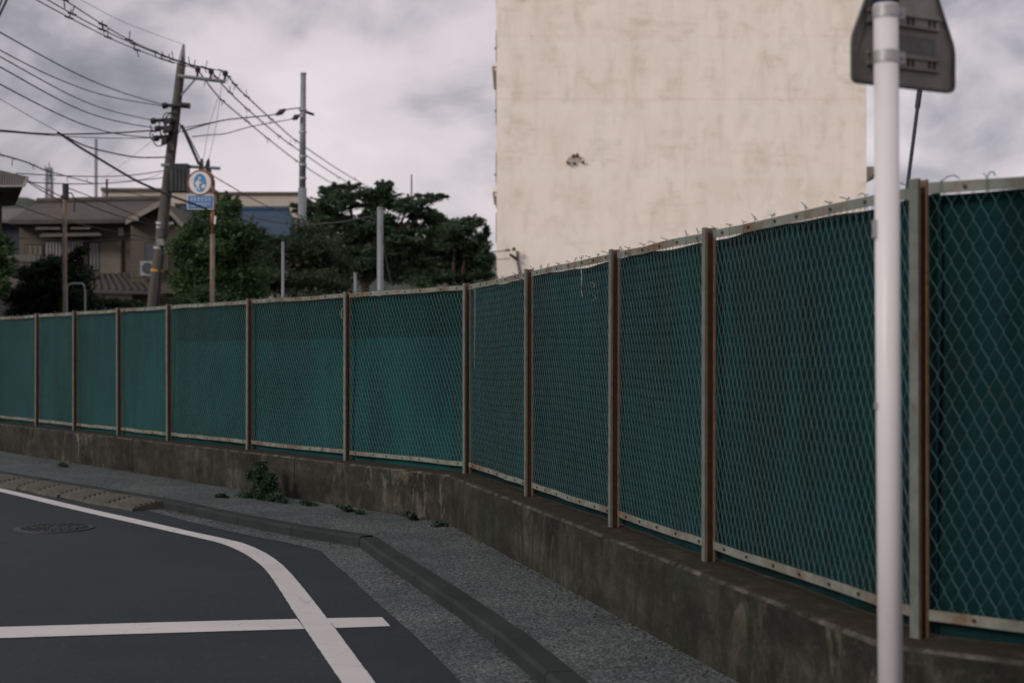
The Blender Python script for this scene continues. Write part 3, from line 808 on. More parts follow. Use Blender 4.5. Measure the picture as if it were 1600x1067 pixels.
# ------------------------------------------------------------------ leaves
def leaf_cloud(blobs, count, size, seed, shell=0.55, flat=0.35, base=Vector()):
    """leaf-sized faces through a set of ellipsoids; returns an MB"""
    rs = np.random.RandomState(seed)
    vols = np.array([b[1][0] * b[1][1] * b[1][2] for b in blobs]) ** 0.75; vols = vols / vols.sum()
    V = []; 
    for (c, r), w in zip(blobs, vols):
        n = max(8, int(count * w))
        u = rs.normal(size=(n, 3)); u /= np.linalg.norm(u, axis=1)[:, None]
        rad = shell + (1 - shell) * rs.rand(n) ** 0.6
        rad *= 1 + 0.22 * np.sin(u[:, 0] * 5 + c[0] * 3) * np.sin(u[:, 2] * 6 + c[2] * 2) + 0.20 * rs.normal(size=n)
        pos = u * rad[:, None] * np.array(r) + np.array(c)
        t = rs.normal(size=(n, 3)); t[:, 2] *= flat; t /= np.linalg.norm(t, axis=1)[:, None]
        s = rs.normal(size=(n, 3)); s -= (s * t).sum(1)[:, None] * t; s[:, 2] *= 0.7; s /= np.linalg.norm(s, axis=1)[:, None]
        l = size * (0.6 + 0.8 * rs.rand(n))[:, None]; wd = l * (0.28 + 0.2 * rs.rand(n))[:, None]
        drop = np.zeros((n, 3)); drop[:, 2] = -0.25 * l[:, 0]
        V.append(np.stack([pos - t * l * 0.5, pos + s * wd * 0.5, pos + t * l * 0.5 + drop, pos - s * wd * 0.5], axis=1))
    return np.concatenate(V).reshape(-1, 3)
def leaf_object(name, V, mat, parent, loc):
    V = V - np.array(loc); n = len(V) // 4
    me = bpy.data.meshes.new(name); me.vertices.add(n * 4); me.vertices.foreach_set('co', V.astype(np.float32).ravel())
    me.loops.add(n * 4); me.polygons.add(n)
    me.loops.foreach_set('vertex_index', np.arange(n * 4, dtype=np.int32)); me.polygons.foreach_set('loop_start', np.arange(0, n * 4, 4, dtype=np.int32))
    me.polygons.foreach_set('loop_total', np.full(n, 4, dtype=np.int32))
    me.materials.append(M[mat]); me.update(calc_edges=True); me.validate()
    o = bpy.data.objects.new(name, me); COL.objects.link(o); o.parent = parent
    return o
def tree(name, base, top_z, blobs_px, d, leaf, size, count, seed, label, cat='tree', trunk_r=0.12, sub=7, sub_r=0.42, shell=0.3, group=None, dspread=0.6, fork=None, sprays=4):
    """blobs_px: (px, py, rx_px, ry_px) clumps seen in the photograph, given depth round distance d"""
    r = random.Random(seed); t = thing(name, base, label, cat, group); main = []; blobs = []
    for (x, y, rx, ry) in blobs_px:
        dd_ = d + r.uniform(-1, 1) * dspread * rx / F * d
        c = P(x, y, dd_); k = dd_ / F; R_ = Vector((rx * k, (rx + ry) / 2 * k, ry * k)); main.append((c, R_))
        for _ in range(sub):
            u = Vector((r.gauss(0, 1), r.gauss(0, 1), r.gauss(0, 1) + 0.25)).normalized()
            q = 0.62 + 0.38 * r.random(); f = sub_r * r.uniform(0.6, 1.25)
            blobs.append((tuple(c + Vector((u.x * R_.x, u.y * R_.y, u.z * R_.z)) * q), (R_.x * f * 1.15, R_.y * f * 1.15, R_.z * f * 0.8)))
        blobs.append((tuple(c), tuple(R_ * 0.62)))
        for _ in range(sprays):      # thin leafy twigs reaching past the clump
            u = Vector((r.gauss(0, 1), r.gauss(0, 0.7), abs(r.gauss(0, 0.6)) + 0.05)).normalized()
            for q in (0.85, 1.02, 1.18, 1.32):
                blobs.append((tuple(c + Vector((u.x * R_.x, u.y * R_.y, u.z * R_.z)) * q), tuple(Vector((0.16, 0.16, 0.09)) * (1.45 - q) * 1.6 * R_.x / 0.9)))
    m = MB(); fk = fork if fork else lerp(base.z, top_z, 0.42)
    pts = [base - Z * 0.1, base.lerp(Vector((base.x, base.y, fk)), 0.5) + Vector((r.uniform(-.1, .1), 0, 0)), Vector((base.x + r.uniform(-.15, .15), base.y, fk))]
    m.tube(pts, [trunk_r, trunk_r * 0.8, trunk_r * 0.62], 8); m.build('trunk', 'bark', t)
    for c, R_ in main:
        m = MB(); a = pts[-1]; mid = a.lerp(c, 0.5) + Vector((r.uniform(-.2, .2), r.uniform(-.2, .2), 0.15))
        m.tube([a - Z * 0.05, mid, c + Z * R_.z * 0.5], [trunk_r * 0.5, trunk_r * 0.33, trunk_r * 0.1], 6); m.build('branch', 'bark', t)
    leaf_object('crown', leaf_cloud(blobs, count, size, seed, shell), leaf, t, base)
    return t
def gp(px, d): return Vector(((px - CX) / F * d, d, -0.1))

tree('tree', gp(338, 38), 5.8, [(352, 345, 28, 34), (338, 385, 50, 40), (352, 420, 50, 44), (305, 405, 32, 44), (378, 380, 26, 40), (330, 452, 58, 34), (362, 322, 14, 16), (345, 365, 40, 40), (385, 430, 34, 44), (290, 440, 24, 34)],
     38, 'leaf_bright', 0.13, 34000, 11, 'bright green leafy tree behind the rusty sign pole', trunk_r=0.10, dspread=0.4, sub=9, sub_r=0.5)
tree('tree', gp(450, 43), 5.4, [(430, 410, 48, 40), (480, 400, 46, 42), (450, 445, 70, 34), (510, 430, 40, 36), (405, 435, 34, 40), (398, 385, 22, 26), (455, 385, 40, 30), (520, 455, 40, 24)],
     43, 'leaf_dull', 0.12, 32000, 12, 'low dull green tree in front of the tall grey steel pole', trunk_r=0.10, dspread=0.5, sub=9, sub_r=0.5)
tree('tree', gp(572, 48), 7.6, [(530, 322, 36, 22), (590, 314, 40, 24), (640, 326, 32, 18), (560, 358, 60, 28), (630, 372, 52, 28), (500, 346, 30, 24), (610, 414, 56, 30), (672, 309, 24, 6), (545, 294, 20, 8), (515, 302, 14, 14), (472, 326, 20, 10), (545, 410, 44, 28), (676, 340, 22, 14), (600, 290, 12, 7)],
     48, 'leaf_deep', 0.135, 50000, 13, 'large dark spreading tree in the middle between the grey poles', trunk_r=0.22, dspread=0.6, sub=12, sub_r=0.36, fork=4.0, sprays=9)
tree('tree', gp(722, 56), 7.0, [(712, 372, 38, 26), (738, 402, 26, 32), (684, 390, 44, 32), (735, 350, 20, 12), (700, 425, 52, 26), (655, 425, 38, 26), (696, 354, 26, 14), (752, 380, 14, 20), (756, 410, 16, 24), (760, 365, 8, 10), (748, 432, 22, 14)],
     56, 'leaf_deep', 0.15, 36000, 14, 'dark tree right beside the left corner of the cream building', trunk_r=0.2, dspread=0.6, sub=11, sub_r=0.38, sprays=5)
tree('shrub', gp(90, 35), 4.3, [(85, 455, 60, 44), (50, 470, 44, 30), (125, 462, 36, 36), (108, 418, 22, 26), (62, 438, 30, 26), (126, 402, 12, 16), (90, 430, 36, 30)],
     35, 'leaf_conifer', 0.12, 22000, 15, 'dark bushy shrub in front of the tiled house', 'shrub', trunk_r=0.07, dspread=0.5, sub=9, sub_r=0.48)
tree('shrub', gp(-6, 31), 4.0, [(-8, 400, 28, 28), (-6, 435, 26, 32), (2, 385, 16, 16)], 31, 'leaf_bright', 0.11, 5000, 16, 'leafy shrub cut by the left edge under the near eave', 'shrub', trunk_r=0.06, dspread=0.4)
tree('shrub', gp(285, 37), 3.3, [(290, 470, 32, 16), (320, 465, 30, 18)], 37, 'leaf_bright', 0.10, 3500, 17, 'low green shrub at the foot of the rusty sign pole', 'shrub', trunk_r=0.04, dspread=0.4)
tree('shrub', gp(165, 40), 3.4, [(160, 476, 36, 18), (195, 480, 34, 12)], 40, 'leaf_conifer', 0.10, 3500, 18, 'low dark shrub behind the fence between brown post and leaning pole', 'shrub', trunk_r=0.04, dspread=0.4)

# weeds at the foot of the wall
def weed(px, py, h, w, count, seed, label, size=0.045, climb=True):
    b = G(px, py, SW); r = random.Random(seed); t = thing('weed', b, label, 'weed', 'weeds along the foot of the wall')
    m = MB(); blobs = []
    n_ = NL if px < 729 else NR
    d_ = DL if px < 729 else DR
    ns = max(3, int(w / 0.05))
    for k in range(ns + 3):
        sp_ = r.uniform(-1, 1); tip = b + d_ * sp_ * w + n_ * r.uniform(0.0, 0.12) + Z * h * (1 - 0.55 * abs(sp_)) * r.uniform(0.5, 1.05)
        m.tube([b + d_ * sp_ * w * 0.4, b.lerp(tip, 0.55) + n_ * 0.03, tip], [0.004, 0.003, 0.0015], 4)
        for q in (0.3, 0.5, 0.7, 0.88, 1.0):
            p = b.lerp(tip, q) + d_ * r.uniform(-0.03, 0.03); blobs.append((tuple(p), (0.012 + w * 0.15, 0.02 + w * 0.09, 0.008 + h * 0.09)))
    for k in range(ns):
        blobs.append((tuple(b + d_ * r.uniform(-w, w) + n_ * 0.05 + Z * 0.03), (w * 0.28, w * 0.2, 0.01 + h * 0.07)))
    m.build('stem', 'leaf_weed', t)
    leaf_object('leaves', leaf_cloud(blobs, count, size, seed, 0.1, 0.8), 'leaf_weed', t, b)
weed(410, 779, 0.36, 0.36, 2400, 21, 'largest leafy weed climbing the wall left of the joint', 0.05)
weed(440, 784, 0.12, 0.22, 420, 22, 'low spreading weed at the right foot of the largest weed', 0.045)
weed(356, 777, 0.05, 0.07, 60, 23, 'small weed tuft alone left of the largest weed', 0.04)
weed(492, 789, 0.05, 0.16, 90, 24, 'small weed tuft just right of the wall joint', 0.04)
weed(548, 799, 0.07, 0.09, 80, 25, 'small bright weed tuft midway between wall joint and bend', 0.04)
weed(568, 802, 0.04, 0.06, 50, 26, 'tiny weed tuft beside the bright tuft', 0.035)
weed(650, 812, 0.09, 0.06, 60, 27, 'upright little weed left of the wall bend', 0.045)
weed(693, 821, 0.04, 0.06, 50, 28, 'dark flat weed right at the wall bend', 0.04)
weed(103, 729, 0.06, 0.08, 60, 29, 'far little weed above the kerb ramps', 0.045)

# ------------------------------------------------------------------ cream apartment block
BD = 60.0
bl = P(776, 0, BD).x; br = P(1354, 0, BD).x
blk = thing('apartment_block', (lerp(bl, br, 0.5), BD, 0), 'tall cream concrete apartment block with blank end wall', 'building')
joints = [-0.12, P(0, 445, BD).z, P(0, 352, BD).z, P(0, 257, BD).z, P(0, 156, BD).z, P(0, 57, BD).z, P(0, -44, BD).z, P(0, -145, BD).z]
for k, (z0, z1) in enumerate(zip(joints, joints[1:])):
    b_ = MB(); yo = BD + rnd.uniform(-0.003, 0.003)
    b_.box((bl, yo, z0 + 0.0015), (br, BD + 0.25, z1 - 0.0015)); b_.build('wall_panel', 'cream_render', blk)
b_ = MB(); b_.box((bl + 0.02, BD + 0.25, -0.12), (br - 0.02, BD + 34, joints[-1] - 0.01)); b_.build('body', 'cream_render', blk)
b_ = MB(); b_.box((bl - 0.2, BD + 0.1, joints[-1]), (br + 0.2, BD + 34.2, joints[-1] + 0.3)); b_.build('parapet', 'cream_render', blk)
b_ = MB(); b_.box((bl + 0.03, BD + 0.02, -0.1), (br - 0.03, BD + 0.24, joints[-1] - 0.02)); b_.build('joint_fill', 'cream_render', blk)
for py, w_ in ((97, 0.20), (295, 0.18)):     # eaves over windows on the left flank
    z = P(0, py, BD).z; b_ = MB(); b_.box((bl - w_, BD + 0.7, z - 0.05), (bl + 0.02, BD + 6, z + 0.08)); b_.box((bl - w_ * 0.55, BD + 0.8, z - 0.2), (bl + 0.02, BD + 5.8, z - 0.051)); b_.build('eave', 'cream_render', blk)
for py in (69, 168, 269):
    z = P(0, py, BD).z; b_ = MB(); b_.tube([(bl - 0.10, BD + 0.9, z), (bl + 0.02, BD + 0.9, z)], 0.05, 6); b_.build('vent_pipe', 'wire_grey', blk)
z0 = P(0, 258, BD).z; zb = P(0, 287, BD).z
b_ = MB(); b_.prism([(br, BD + 0.5, z0), (br + 0.95, BD + 0.5, z0), (br + 0.95, BD + 0.5, z0 - 0.28), (br + 0.45, BD + 0.5, z0 - 0.30), (br, BD + 0.5, zb)], (0, 6, 0)); b_.build('balcony_slab', 'beige_block', blk)
for q in range(5):
    z = z0 + (q + 1) * 2.7
    if z < joints[-1] - 1: MB().prism([(br, BD + 3.5, z), (br + 0.35, BD + 3.5, z), (br + 0.35, BD + 3.5, z - 0.28), (br, BD + 3.5, z - 0.6)], (0, 6, 0)).build('balcony_slab', 'beige_block', blk)
for side, xx in ((-1, bl), (1, br)):          # windows along the two long flanks
    for fl in range(6):
        for q in range(6):
            z = 1.3 + fl * 2.68; y = BD + 3 + q * 5
            b_ = MB(); b_.box((xx - 0.06 if side < 0 else xx - 0.01, y, z), (xx + 0.01 if side < 0 else xx + 0.06, y + 1.7, z + 1.3)); wv = b_.build('window', 'slat_white', blk)
            b_ = MB(); b_.box((xx - 0.07 if side < 0 else xx + 0.05, y + 0.07, z + 0.07), (xx - 0.05 if side < 0 else xx + 0.07, y + 1.63, z + 1.23)); b_.build('pane', 'glass_dark', wv, root=blk)
# rusted anchor remains on the end wall
anc = thing('wall_anchor', P(900, 252, BD) , 'rusty broken anchor stubs sticking out of the cream end wall', 'anchor')
for i, (x, y, l) in enumerate(((888, 255, 0.30), (898, 256, 0.16), (902, 243, 0.28), (911, 254, 0.16), (895, 244, 0.12))):
    p = P(x, y, BD); m = MB(); m.tube([p + Vector((0, 0.03, 0)), p + Vector((-0.03, -l * 0.6, -0.02)), p + Vector((-0.08 + 0.04 * i, -l, 0.05))], [0.07, 0.05, 0.03], 6); m.build('stub', 'post_rust', anc)
p = P(899, 250, BD); m = MB(); rq = random.Random(3); m.prism([p + Vector((math.cos(t) * rq.uniform(0.22, 0.36), -0.006, math.sin(t) * rq.uniform(0.12, 0.22))) for t in [k * 0.5236 for k in range(12)]], (0, -0.012, 0)); m.build('broken_patch', 'beige_block', anc)
# small bracket with cables near the left foot of the end wall
p = P(803, 400, BD - 0.05); brk = thing('cable_bracket', p, 'dark cable bracket low on the cream wall by its left corner', 'bracket')
MB().tube([P(797, 398, BD - 0.5), P(803, 402, BD - 0.35), P(808, 406, BD + 0.05)], 0.06, 6).build('arm', 'wire_black', brk)
MB().tube([P(803, 392, BD - 0.4), P(803, 387, BD - 0.4)], 0.07, 6).build('insulator', 'leaf_weed', brk)
MB().tube([P(808, 392, BD - 0.06), P(809, 410, BD - 0.06), P(815, 440, BD - 0.06)], 0.05, 6).build('conduit', 'wire_grey', brk)
MB().tube([P(790, 391, BD - 0.45), P(797, 391, BD - 0.4)], 0.06, 6).build('insulator', 'wire_grey', brk)
# low porch roof at the left foot of the block
po = thing('porch', P(760, 430, 57) , 'small pale porch roof at the left foot of the cream block', 'porch')
m = MB(); m.hexa([P(764, 417, 58), P(776, 417, 58), P(776, 419.5, 58), P(768, 419.5, 58)], [q + Vector((0, 1.5, 0)) for q in (P(764, 417, 58), P(776, 417, 58), P(776, 419.5, 58), P(768, 419.5, 58))]); m.build('fascia', 'awning_white', po)
m = MB(); m.tube([P(764, 418, 57.8), P(776, 429, 57.8)], 0.07, 5); m.build('brace', 'awning_white', po)
m = MB(); q = [P(754, 437, 56), P(758, 432, 56), P(777, 432, 56), P(777, 437, 56)]; m.hexa(q, [v + Vector((0, 2.5, 0)) for v in q]); m.build('roof', 'awning_white', po)
m = MB(); a_ = P(756, 437.5, 56.5); c_ = P(777, 437.5, 56.5); m.box((a_.x, a_.y, -0.12), (c_.x, a_.y + 1.8, a_.z - 0.01)); m.build('wall', 'beige_block', po)

# ------------------------------------------------------------------ tiled house
HD = 50.0
def rect(px0, py0, px1, py1, d, thick, name, mat, parent, root=None):
    a = P(px0, py1, d); b = P(px1, py0, d); m = MB(); m.box((a.x, d, a.z), (b.x, d + thick, b.z)); return m.build(name, mat, parent, root=root)
house = thing('tiled_house', (P(120, 0, HD).x, HD, 0), 'two storey house with brown tiled roofs behind the leaning utility pole', 'house')
a = P(30, 340, HD); b = P(206, 340, HD)
MB().box((a.x, HD, -0.12), (b.x, HD + 7, P(0, 338, HD).z)).build('wall', 'house_siding', house)
for k in range(11):       # lapped siding boards of the upper floor
    py = 432 - k * 8.4
    rect(30.5, py - 8.2, 205.5, py, HD - 0.03, 0.028, 'siding_board', 'house_siding', house)
a = P(204, 350, HD - 1.2); b = P(283, 350, HD - 1.2)
MB().box((a.x, HD - 1.2, -0.12), (b.x, HD + 6, P(0, 352, HD - 1.2).z)).build('wall', 'house_siding', house)
for k in range(10):
    py = 434 - k * 8.4
    rect(204.5, py - 8.2, 282.5, py, HD - 1.23, 0.028, 'siding_board', 'house_siding', house)
# main roof: front slope, ridge running across
e0, e1 = P(14, 344, HD - 0.9), P(214, 342, HD - 0.9); r0, r1 = P(58, 317, HD + 3.4), P(262, 313, HD + 3.4)
def slab(pts, t, name, mat, parent):
    m = MB(); m.hexa([Vector(p) - Z * t for p in pts], pts); return m.build(name, mat, parent)
slab([e0, e1, r1, r0], 0.14, 'roof', 'roof_tile', house)
bk0, bk1 = Vector((e0.x, HD + 7.7, e0.z)), Vector((e1.x, HD + 7.7, e1.z)); slab([r0, r1, bk1, bk0], 0.139, 'roof', 'roof_tile', house)
slab([bk0, e0, r0], 0.138, 'roof', 'roof_tile', house)
MB().tube([r0 + Z * 0.05, r1 + Z * 0.05], 0.13, 8).build('ridge', 'roof_tile', house)
rect(16, 343, 212, 347, HD - 0.86, 0.05, 'gutter', 'house_brown', house)
# gabled wing
GD = HD - 1.9
ap, gl, gr = P(252, 314, GD), P(197, 344, GD), P(293, 357, GD)
for x_, y_ in ((gl, ap), (ap, gr)):
    slab([x_, y_, y_ + Vector((0, 7, 0)), x_ + Vector((0, 7, 0))], 0.12, 'roof', 'roof_tile', house)
m = MB(); gq = [P(206, 352, HD - 1.2), P(282, 356, HD - 1.2), P(252, 320, HD - 1.2)]; m.prism(gq, (0, 0.2, 0)); m.build('gable', 'house_siding', house)
for x_, y_ in ((gl, ap), (ap, gr)):
    dn = Vector((0, -0.05, 0)); m = MB(); q = [x_ + dn - Z * 0.16, y_ + dn - Z * 0.16, y_ + dn + Z * 0.02, x_ + dn + Z * 0.02]; m.hexa(q, [v + Vector((0, 0.045, 0)) for v in q]); m.build('barge_board', 'barge_white', house)
rect(208, 339, 216, 346, GD - 0.08, 0.1, 'barge_end', 'barge_white', house)
# skirt roof between the floors, with standing ribs
s0, s1 = P(130, 431, HD - 0.1), P(206, 428, HD - 0.1); t0, t1 = P(128, 453, HD - 2.2), P(232, 455, HD - 2.2)
slab([t0, t1, s1, s0], 0.10, 'lower_roof', 'roof_tile', house)
for k in range(9):
    f = (k + 0.5) / 9; MB().tube([t0.lerp(t1, f) + Z * 0.03, s0.lerp(s1, f) + Z * 0.03], 0.05, 5).build('roof_rib', 'roof_tile', house)
t2_, t3_ = P(232, 455, HD - 2.2), P(308, 452, HD - 2.6); s2_, s3_ = P(222, 431, HD - 1.3), P(284, 438, HD - 1.3)
slab([t2_, t3_, s3_, s2_], 0.10, 'lower_roof', 'roof_tile', house)
rect(128, 455, 306, 459.5, HD - 2.0, 0.06, 'gutter', 'house_brown', house)
s4, s5 = P(8, 433, HD - 0.1), P(42, 431, HD - 0.1); t4, t5 = P(2, 449, HD - 2.0), P(44, 446, HD - 2.0)
slab([t4, t5, s5, s4], 0.10, 'lower_roof', 'roof_tile', house)
rect(8, 460, 300, 520, HD - 0.9, 0.3, 'ground_floor_wall', 'house_dark', house)
rect(140, 458, 206, 468, HD - 1.6, 0.08, 'canopy_panel', 'awning_white', house)
# openings of the upper floor
def window(px0, py0, px1, py1, d, frame, pane, slats=0, slat='slat_white'):
    w = rect(px0, py0, px1, py1, d - 0.06, 0.05, 'window', frame, house)
    rect(px0 + 2, py0 + 2, px1 - 2, py1 - 2, d - 0.075, 0.012, 'pane', pane, w, root=house)
    for k in range(slats):
        x = lerp(px0 + 3, px1 - 4, k / max(1, slats - 1)); rect(x, py0 + 2.5, x + 2.2, py1 - 2.5, d - 0.10, 0.02, 'slat', slat, w, root=house)
    return w
window(38, 382, 68, 423, HD, 'house_brown', 'house_pale', 4, 'house_siding')
window(69, 376, 131, 426, HD, 'house_brown', 'glass_dark', 12)
rect(131, 370, 137, 430, HD - 0.12, 0.1, 'post', 'house_brown', house)
window(138, 378, 156, 424, HD, 'house_brown', 'glass_dark', 3, 'wire_grey')
rect(156, 378, 188, 428, HD - 0.09, 0.055, 'shutter', 'house_pale', house)
rect(188, 374, 191, 430, HD - 0.12, 0.1, 'post', 'house_brown', house)
window(226, 378, 250, 421, HD - 1.2, 'house_brown', 'glass_dark')
window(258, 395, 280, 428, HD - 1.2, 'house_brown', 'house_pale', 5, 'house_brown')
rect(55, 354.5, 94, 358.5, HD - 0.7, 0.05, 'awning_rail', 'awning_strip', house); rect(110, 355, 141, 358, HD - 0.7, 0.05, 'awning_rail', 'awning_strip', house)
slab([P(62, 368, HD - 0.9), P(158, 366, HD - 0.9), P(150, 360, HD - 0.1), P(70, 361, HD - 0.1)], 0.05, 'awning', 'roof_grey', house)
rect(185, 356, 193, 368, HD - 0.13, 0.08, 'vent_hood', 'awning_white', house)
for y_ in (398, 410):
    rect(60, y_, 136, y_ + 1.1, HD - 0.6, 0.03, 'balcony_rail', 'house_brown', house)
ac = thing('air_conditioner', P(226, 433, HD - 1.9), 'pale air conditioner unit standing on the lower roof of the tiled house', 'air conditioner')
rect(219, 408, 238, 431, HD - 1.9, 0.3, 'casing', 'box_pale', ac)
c_ = P(230, 419, HD - 1.93); m = MB(); n = 18
m.hexa([c_ + Vector((math.cos(2*math.pi*k/n) * 0.19, 0, math.sin(2*math.pi*k/n) * 0.19)) for k in range(n)], [c_ + Vector((math.cos(2*math.pi*k/n) * 0.19, 0.02, math.sin(2*math.pi*k/n) * 0.19)) for k in range(n)]); m.build('fan_grille', 'glass_dark', ac)
for x_ in (221, 235): rect(x_, 431, x_ + 2, 434, HD - 1.85, 0.2, 'foot', 'wire_grey', ac)

# neighbouring house at far left: only its eave, post and a dark blue flank show
lh = thing('neighbour_house', P(-60, 400, 31), 'near house at the left edge showing only its pale eave corner', 'house')
e_ = [P(-260, 282, 30), P(38, 288, 30), P(42, 276, 30.5), P(0, 267, 33.5), P(-260, 240, 33.5)]
m = MB(); q = [P(-200, 250, 30), P(0, 266, 30), P(42, 276, 30), P(37, 290, 30), P(-2, 293, 30), P(-200, 294, 30)]; m.hexa(q, [Vector((v.x * 34.6 / 30, v.y + 4, v.z)) for v in q]); m.build('roof', 'roof_grey', lh)
m = MB(); q = [P(-200, 290, 29.93), P(34, 289.5, 29.93), P(41, 277.5, 29.93), P(42.5, 275, 29.93), P(44, 276, 29.93), P(37.5, 292, 29.93), P(-200, 293.5, 29.93)]; m.hexa(q, [v + Vector((0, 0.05, 0)) for v in q]); m.build('barge_board', 'slat_white', lh)
a = P(-190, 294, 31); b = P(3, 294, 31); MB().hexa([(a.x, 31, -0.12), (b.x, 31, -0.12), (b.x * 1.1, 33.6, -0.12), (a.x * 1.1, 33.6, -0.12)], [(a.x, 31, b.z), (b.x, 31, b.z), (b.x * 1.1, 33.6, b.z), (a.x * 1.1, 33.6, b.z)]).build('wall', 'house_brown', lh)
nh = thing('blue_sided_house', P(10, 400, 56), 'narrow dark blue house flank between the left eave and the tiled house', 'house')
rect(-40, 344, 31, 520, 56, 4, 'wall', 'panel_navy', nh); slab([P(-60, 345, 55.5), P(46, 343, 55.5), P(46, 326, 59), P(-60, 326, 59)], 0.12, 'roof', 'roof_grey', nh)
rect(2, 398, 62, 409, 44.5, 0.4, 'balcony_front', 'roof_grey', nh)

# long beige hall and the blue roofed house behind
hall = thing('beige_hall', P(310, 400, 84), 'long flat roofed beige building behind the tiled house', 'building')
rect(159, 298, 330, 520, 84, 10, 'wall', 'beige_block', hall); rect(330, 303, 468, 520, 84.5, 10, 'wall', 'beige_block', hall)
rect(157, 294, 332, 298, 83.8, 10.4, 'parapet', 'roof_grey', hall); rect(332.5, 300, 470, 303, 84.3, 10.4, 'parapet', 'roof_grey', hall)
rect(273, 318, 290, 325, 83.6, 0.3, 'vent', 'house_dark', hall)
bh = thing('blue_roof_house', P(370, 420, 66), 'house with blue roof half hidden by the trees', 'house')
slab([P(262, 366, 64), P(462, 372, 64), P(452, 328, 69), P(284, 328, 69)], 0.15, 'roof', 'roof_blue', bh)
MB().tube([P(284, 327.5, 69), P(452, 327.5, 69)], 0.16, 8).build('ridge', 'roof_blue', bh)
slab([P(284, 328, 69), P(452, 328, 69), P(462, 350, 75), P(262, 350, 75)], 0.15, 'roof', 'roof_blue', bh)
rect(276, 366, 448, 540, 65, 8, 'wall', 'beige_block', bh)
rect(330, 385, 352, 410, 64.9, 0.09, 'window', 'glass_dark', bh); rect(395, 385, 417, 410, 64.9, 0.09, 'window', 'glass_dark', bh)

# far hill and lattice tower
m = MB(); N_ = 60; up = []; dn = []; bkk = []
for k in range(N_ + 1):
    x = lerp(-500, 2000, k / N_); y = 316 + 7 * math.sin(k * 0.9) + 4 * math.sin(k * 2.3 + 1) + max(0, (x - 120)) * 0.12 + (18 if x > 1200 else 0)
    y = min(y, 470); up.append(P(x, y, 700)); dn.append(Vector((P(x, y, 560).x, 560, -0.2))); bkk.append(Vector((up[-1].x * 1.3, 900, -0.2)))
n = N_ + 1; m.v = dn + up + bkk
for k in range(N_): m.face((k, k+1, n+k+1, n+k)); m.face((n+k, n+k+1, 2*n+k+1, 2*n+k))
hl = struct(m.build('hill', 'hill_green'))
TD = 480.0
tw = thing('lattice_tower', Vector((P(77, 0, TD).x, TD, 20)), 'distant steel lattice tower above the tiled roof at left', 'tower')
tb, tt = P(77, 330, TD), P(77, 262, TD); wb, wt = 1.35, 0.75
legs = []
for sx, sy in ((-1, -1), (1, -1), (1, 1), (-1, 1)):
    A = tb + Vector((sx * wb, sy * wb, 0)); B = tt + Vector((sx * wt, sy * wt, 0)); legs.append((A, B))
    MB().tube([A - Z * 18, B], 0.22, 5).build('leg', 'pole_steel', tw)
m = MB()
for k in range(7):
    f0, f1 = k / 7, (k + 1) / 7
    for q in range(4):
        A, B = legs[q]; C, D = legs[(q + 1) % 4]
        m.tube([A.lerp(B, f0), C.lerp(D, f1)], 0.12, 4); m.tube([C.lerp(D, f0), A.lerp(B, f1)], 0.12, 4)
m.build('bracing', 'pole_steel', tw); MB().tube([tt - Z * 0.5, P(76.5, 254, TD)], 0.2, 5).build('mast', 'pole_steel', tw)
MB().tube([tt + Vector((-2.2, 0, -4)), tt + Vector((2.2, 0, -4))], 0.16, 5).build('crossarm', 'pole_steel', tw)

# ------------------------------------------------------------------ utility poles
UD = 40.0
def at_u(px, py, d=UD): return P(px, py, d)
up_base = at_u(219, 650); up_top = at_u(287, 70)
up_base = up_top + (up_base - up_top) * ((up_top.z + 0.1) / (up_top.z - up_base.z)) if up_base.z > -0.1 else up_base
upole = thing('utility_pole', up_base, 'leaning concrete utility pole carrying many cables beside the dark transformer', 'utility pole')
def on_pole(py):
    z = CAMZ + (HY - py) / F * UD; t = (z - up_base.z) / (up_top.z - up_base.z); return up_base.lerp(up_top, t)
sh = [on_pole(y) for y in (650, 470, 330, 200, 120, 100)]
MB().tube(sh, [0.19, 0.17, 0.155, 0.14, 0.125, 0.12], 14).build('shaft', 'pole_concrete', upole, smooth=True)
MB().tube([on_pole(112), on_pole(95), up_top], [0.125, 0.10, 0.035], 10).build('top_cap', 'pole_steel', upole, smooth=True)
MB().tube([at_u(277, 119, UD - .2), at_u(352, 128, UD - .2)], 0.055, 6).build('crossarm', 'pole_steel', upole)
for x, y in ((308, 121), (329, 124), (351, 127)):
    i_ = MB().tube([at_u(x, y, UD - .2), at_u(x + 1, y - 9, UD - .2)], 0.035, 6).build('insulator_pin', 'bolt_dark', upole)
    MB().tube([at_u(x + 1, y - 8, UD - .2), at_u(x + 1, y - 13, UD - .2), at_u(x + 1, y - 16, UD - .2)], [0.07, 0.085, 0.05], 8).build('insulator', 'insulator', i_, root=upole)
MB().tube([at_u(306, 123, UD - .18), at_u(283, 149, UD - .18)], 0.03, 5).build('brace', 'pole_steel', upole)
for i, (a_, b_) in enumerate((((254, 165), (296, 165.5)), ((236, 189), (276, 187)), ((243, 201), (268, 199)), ((241, 216), (266, 213)))):
    MB().tube([at_u(*a_, UD - .2), at_u(*b_, UD - .2)], 0.055, 6).build('side_arm', 'wire_black', upole)
    MB().tube([at_u(a_[0], a_[1] + 1, UD - .2), at_u(a_[0] + 7, a_[1], UD - .2)], 0.09, 6).build('clamp', 'insulator', upole)
MB().tube([at_u(284, 165, UD - .2), at_u(297, 166, UD - .2)], 0.085, 6).build('clamp', 'insulator', upole)
r3 = random.Random(5)
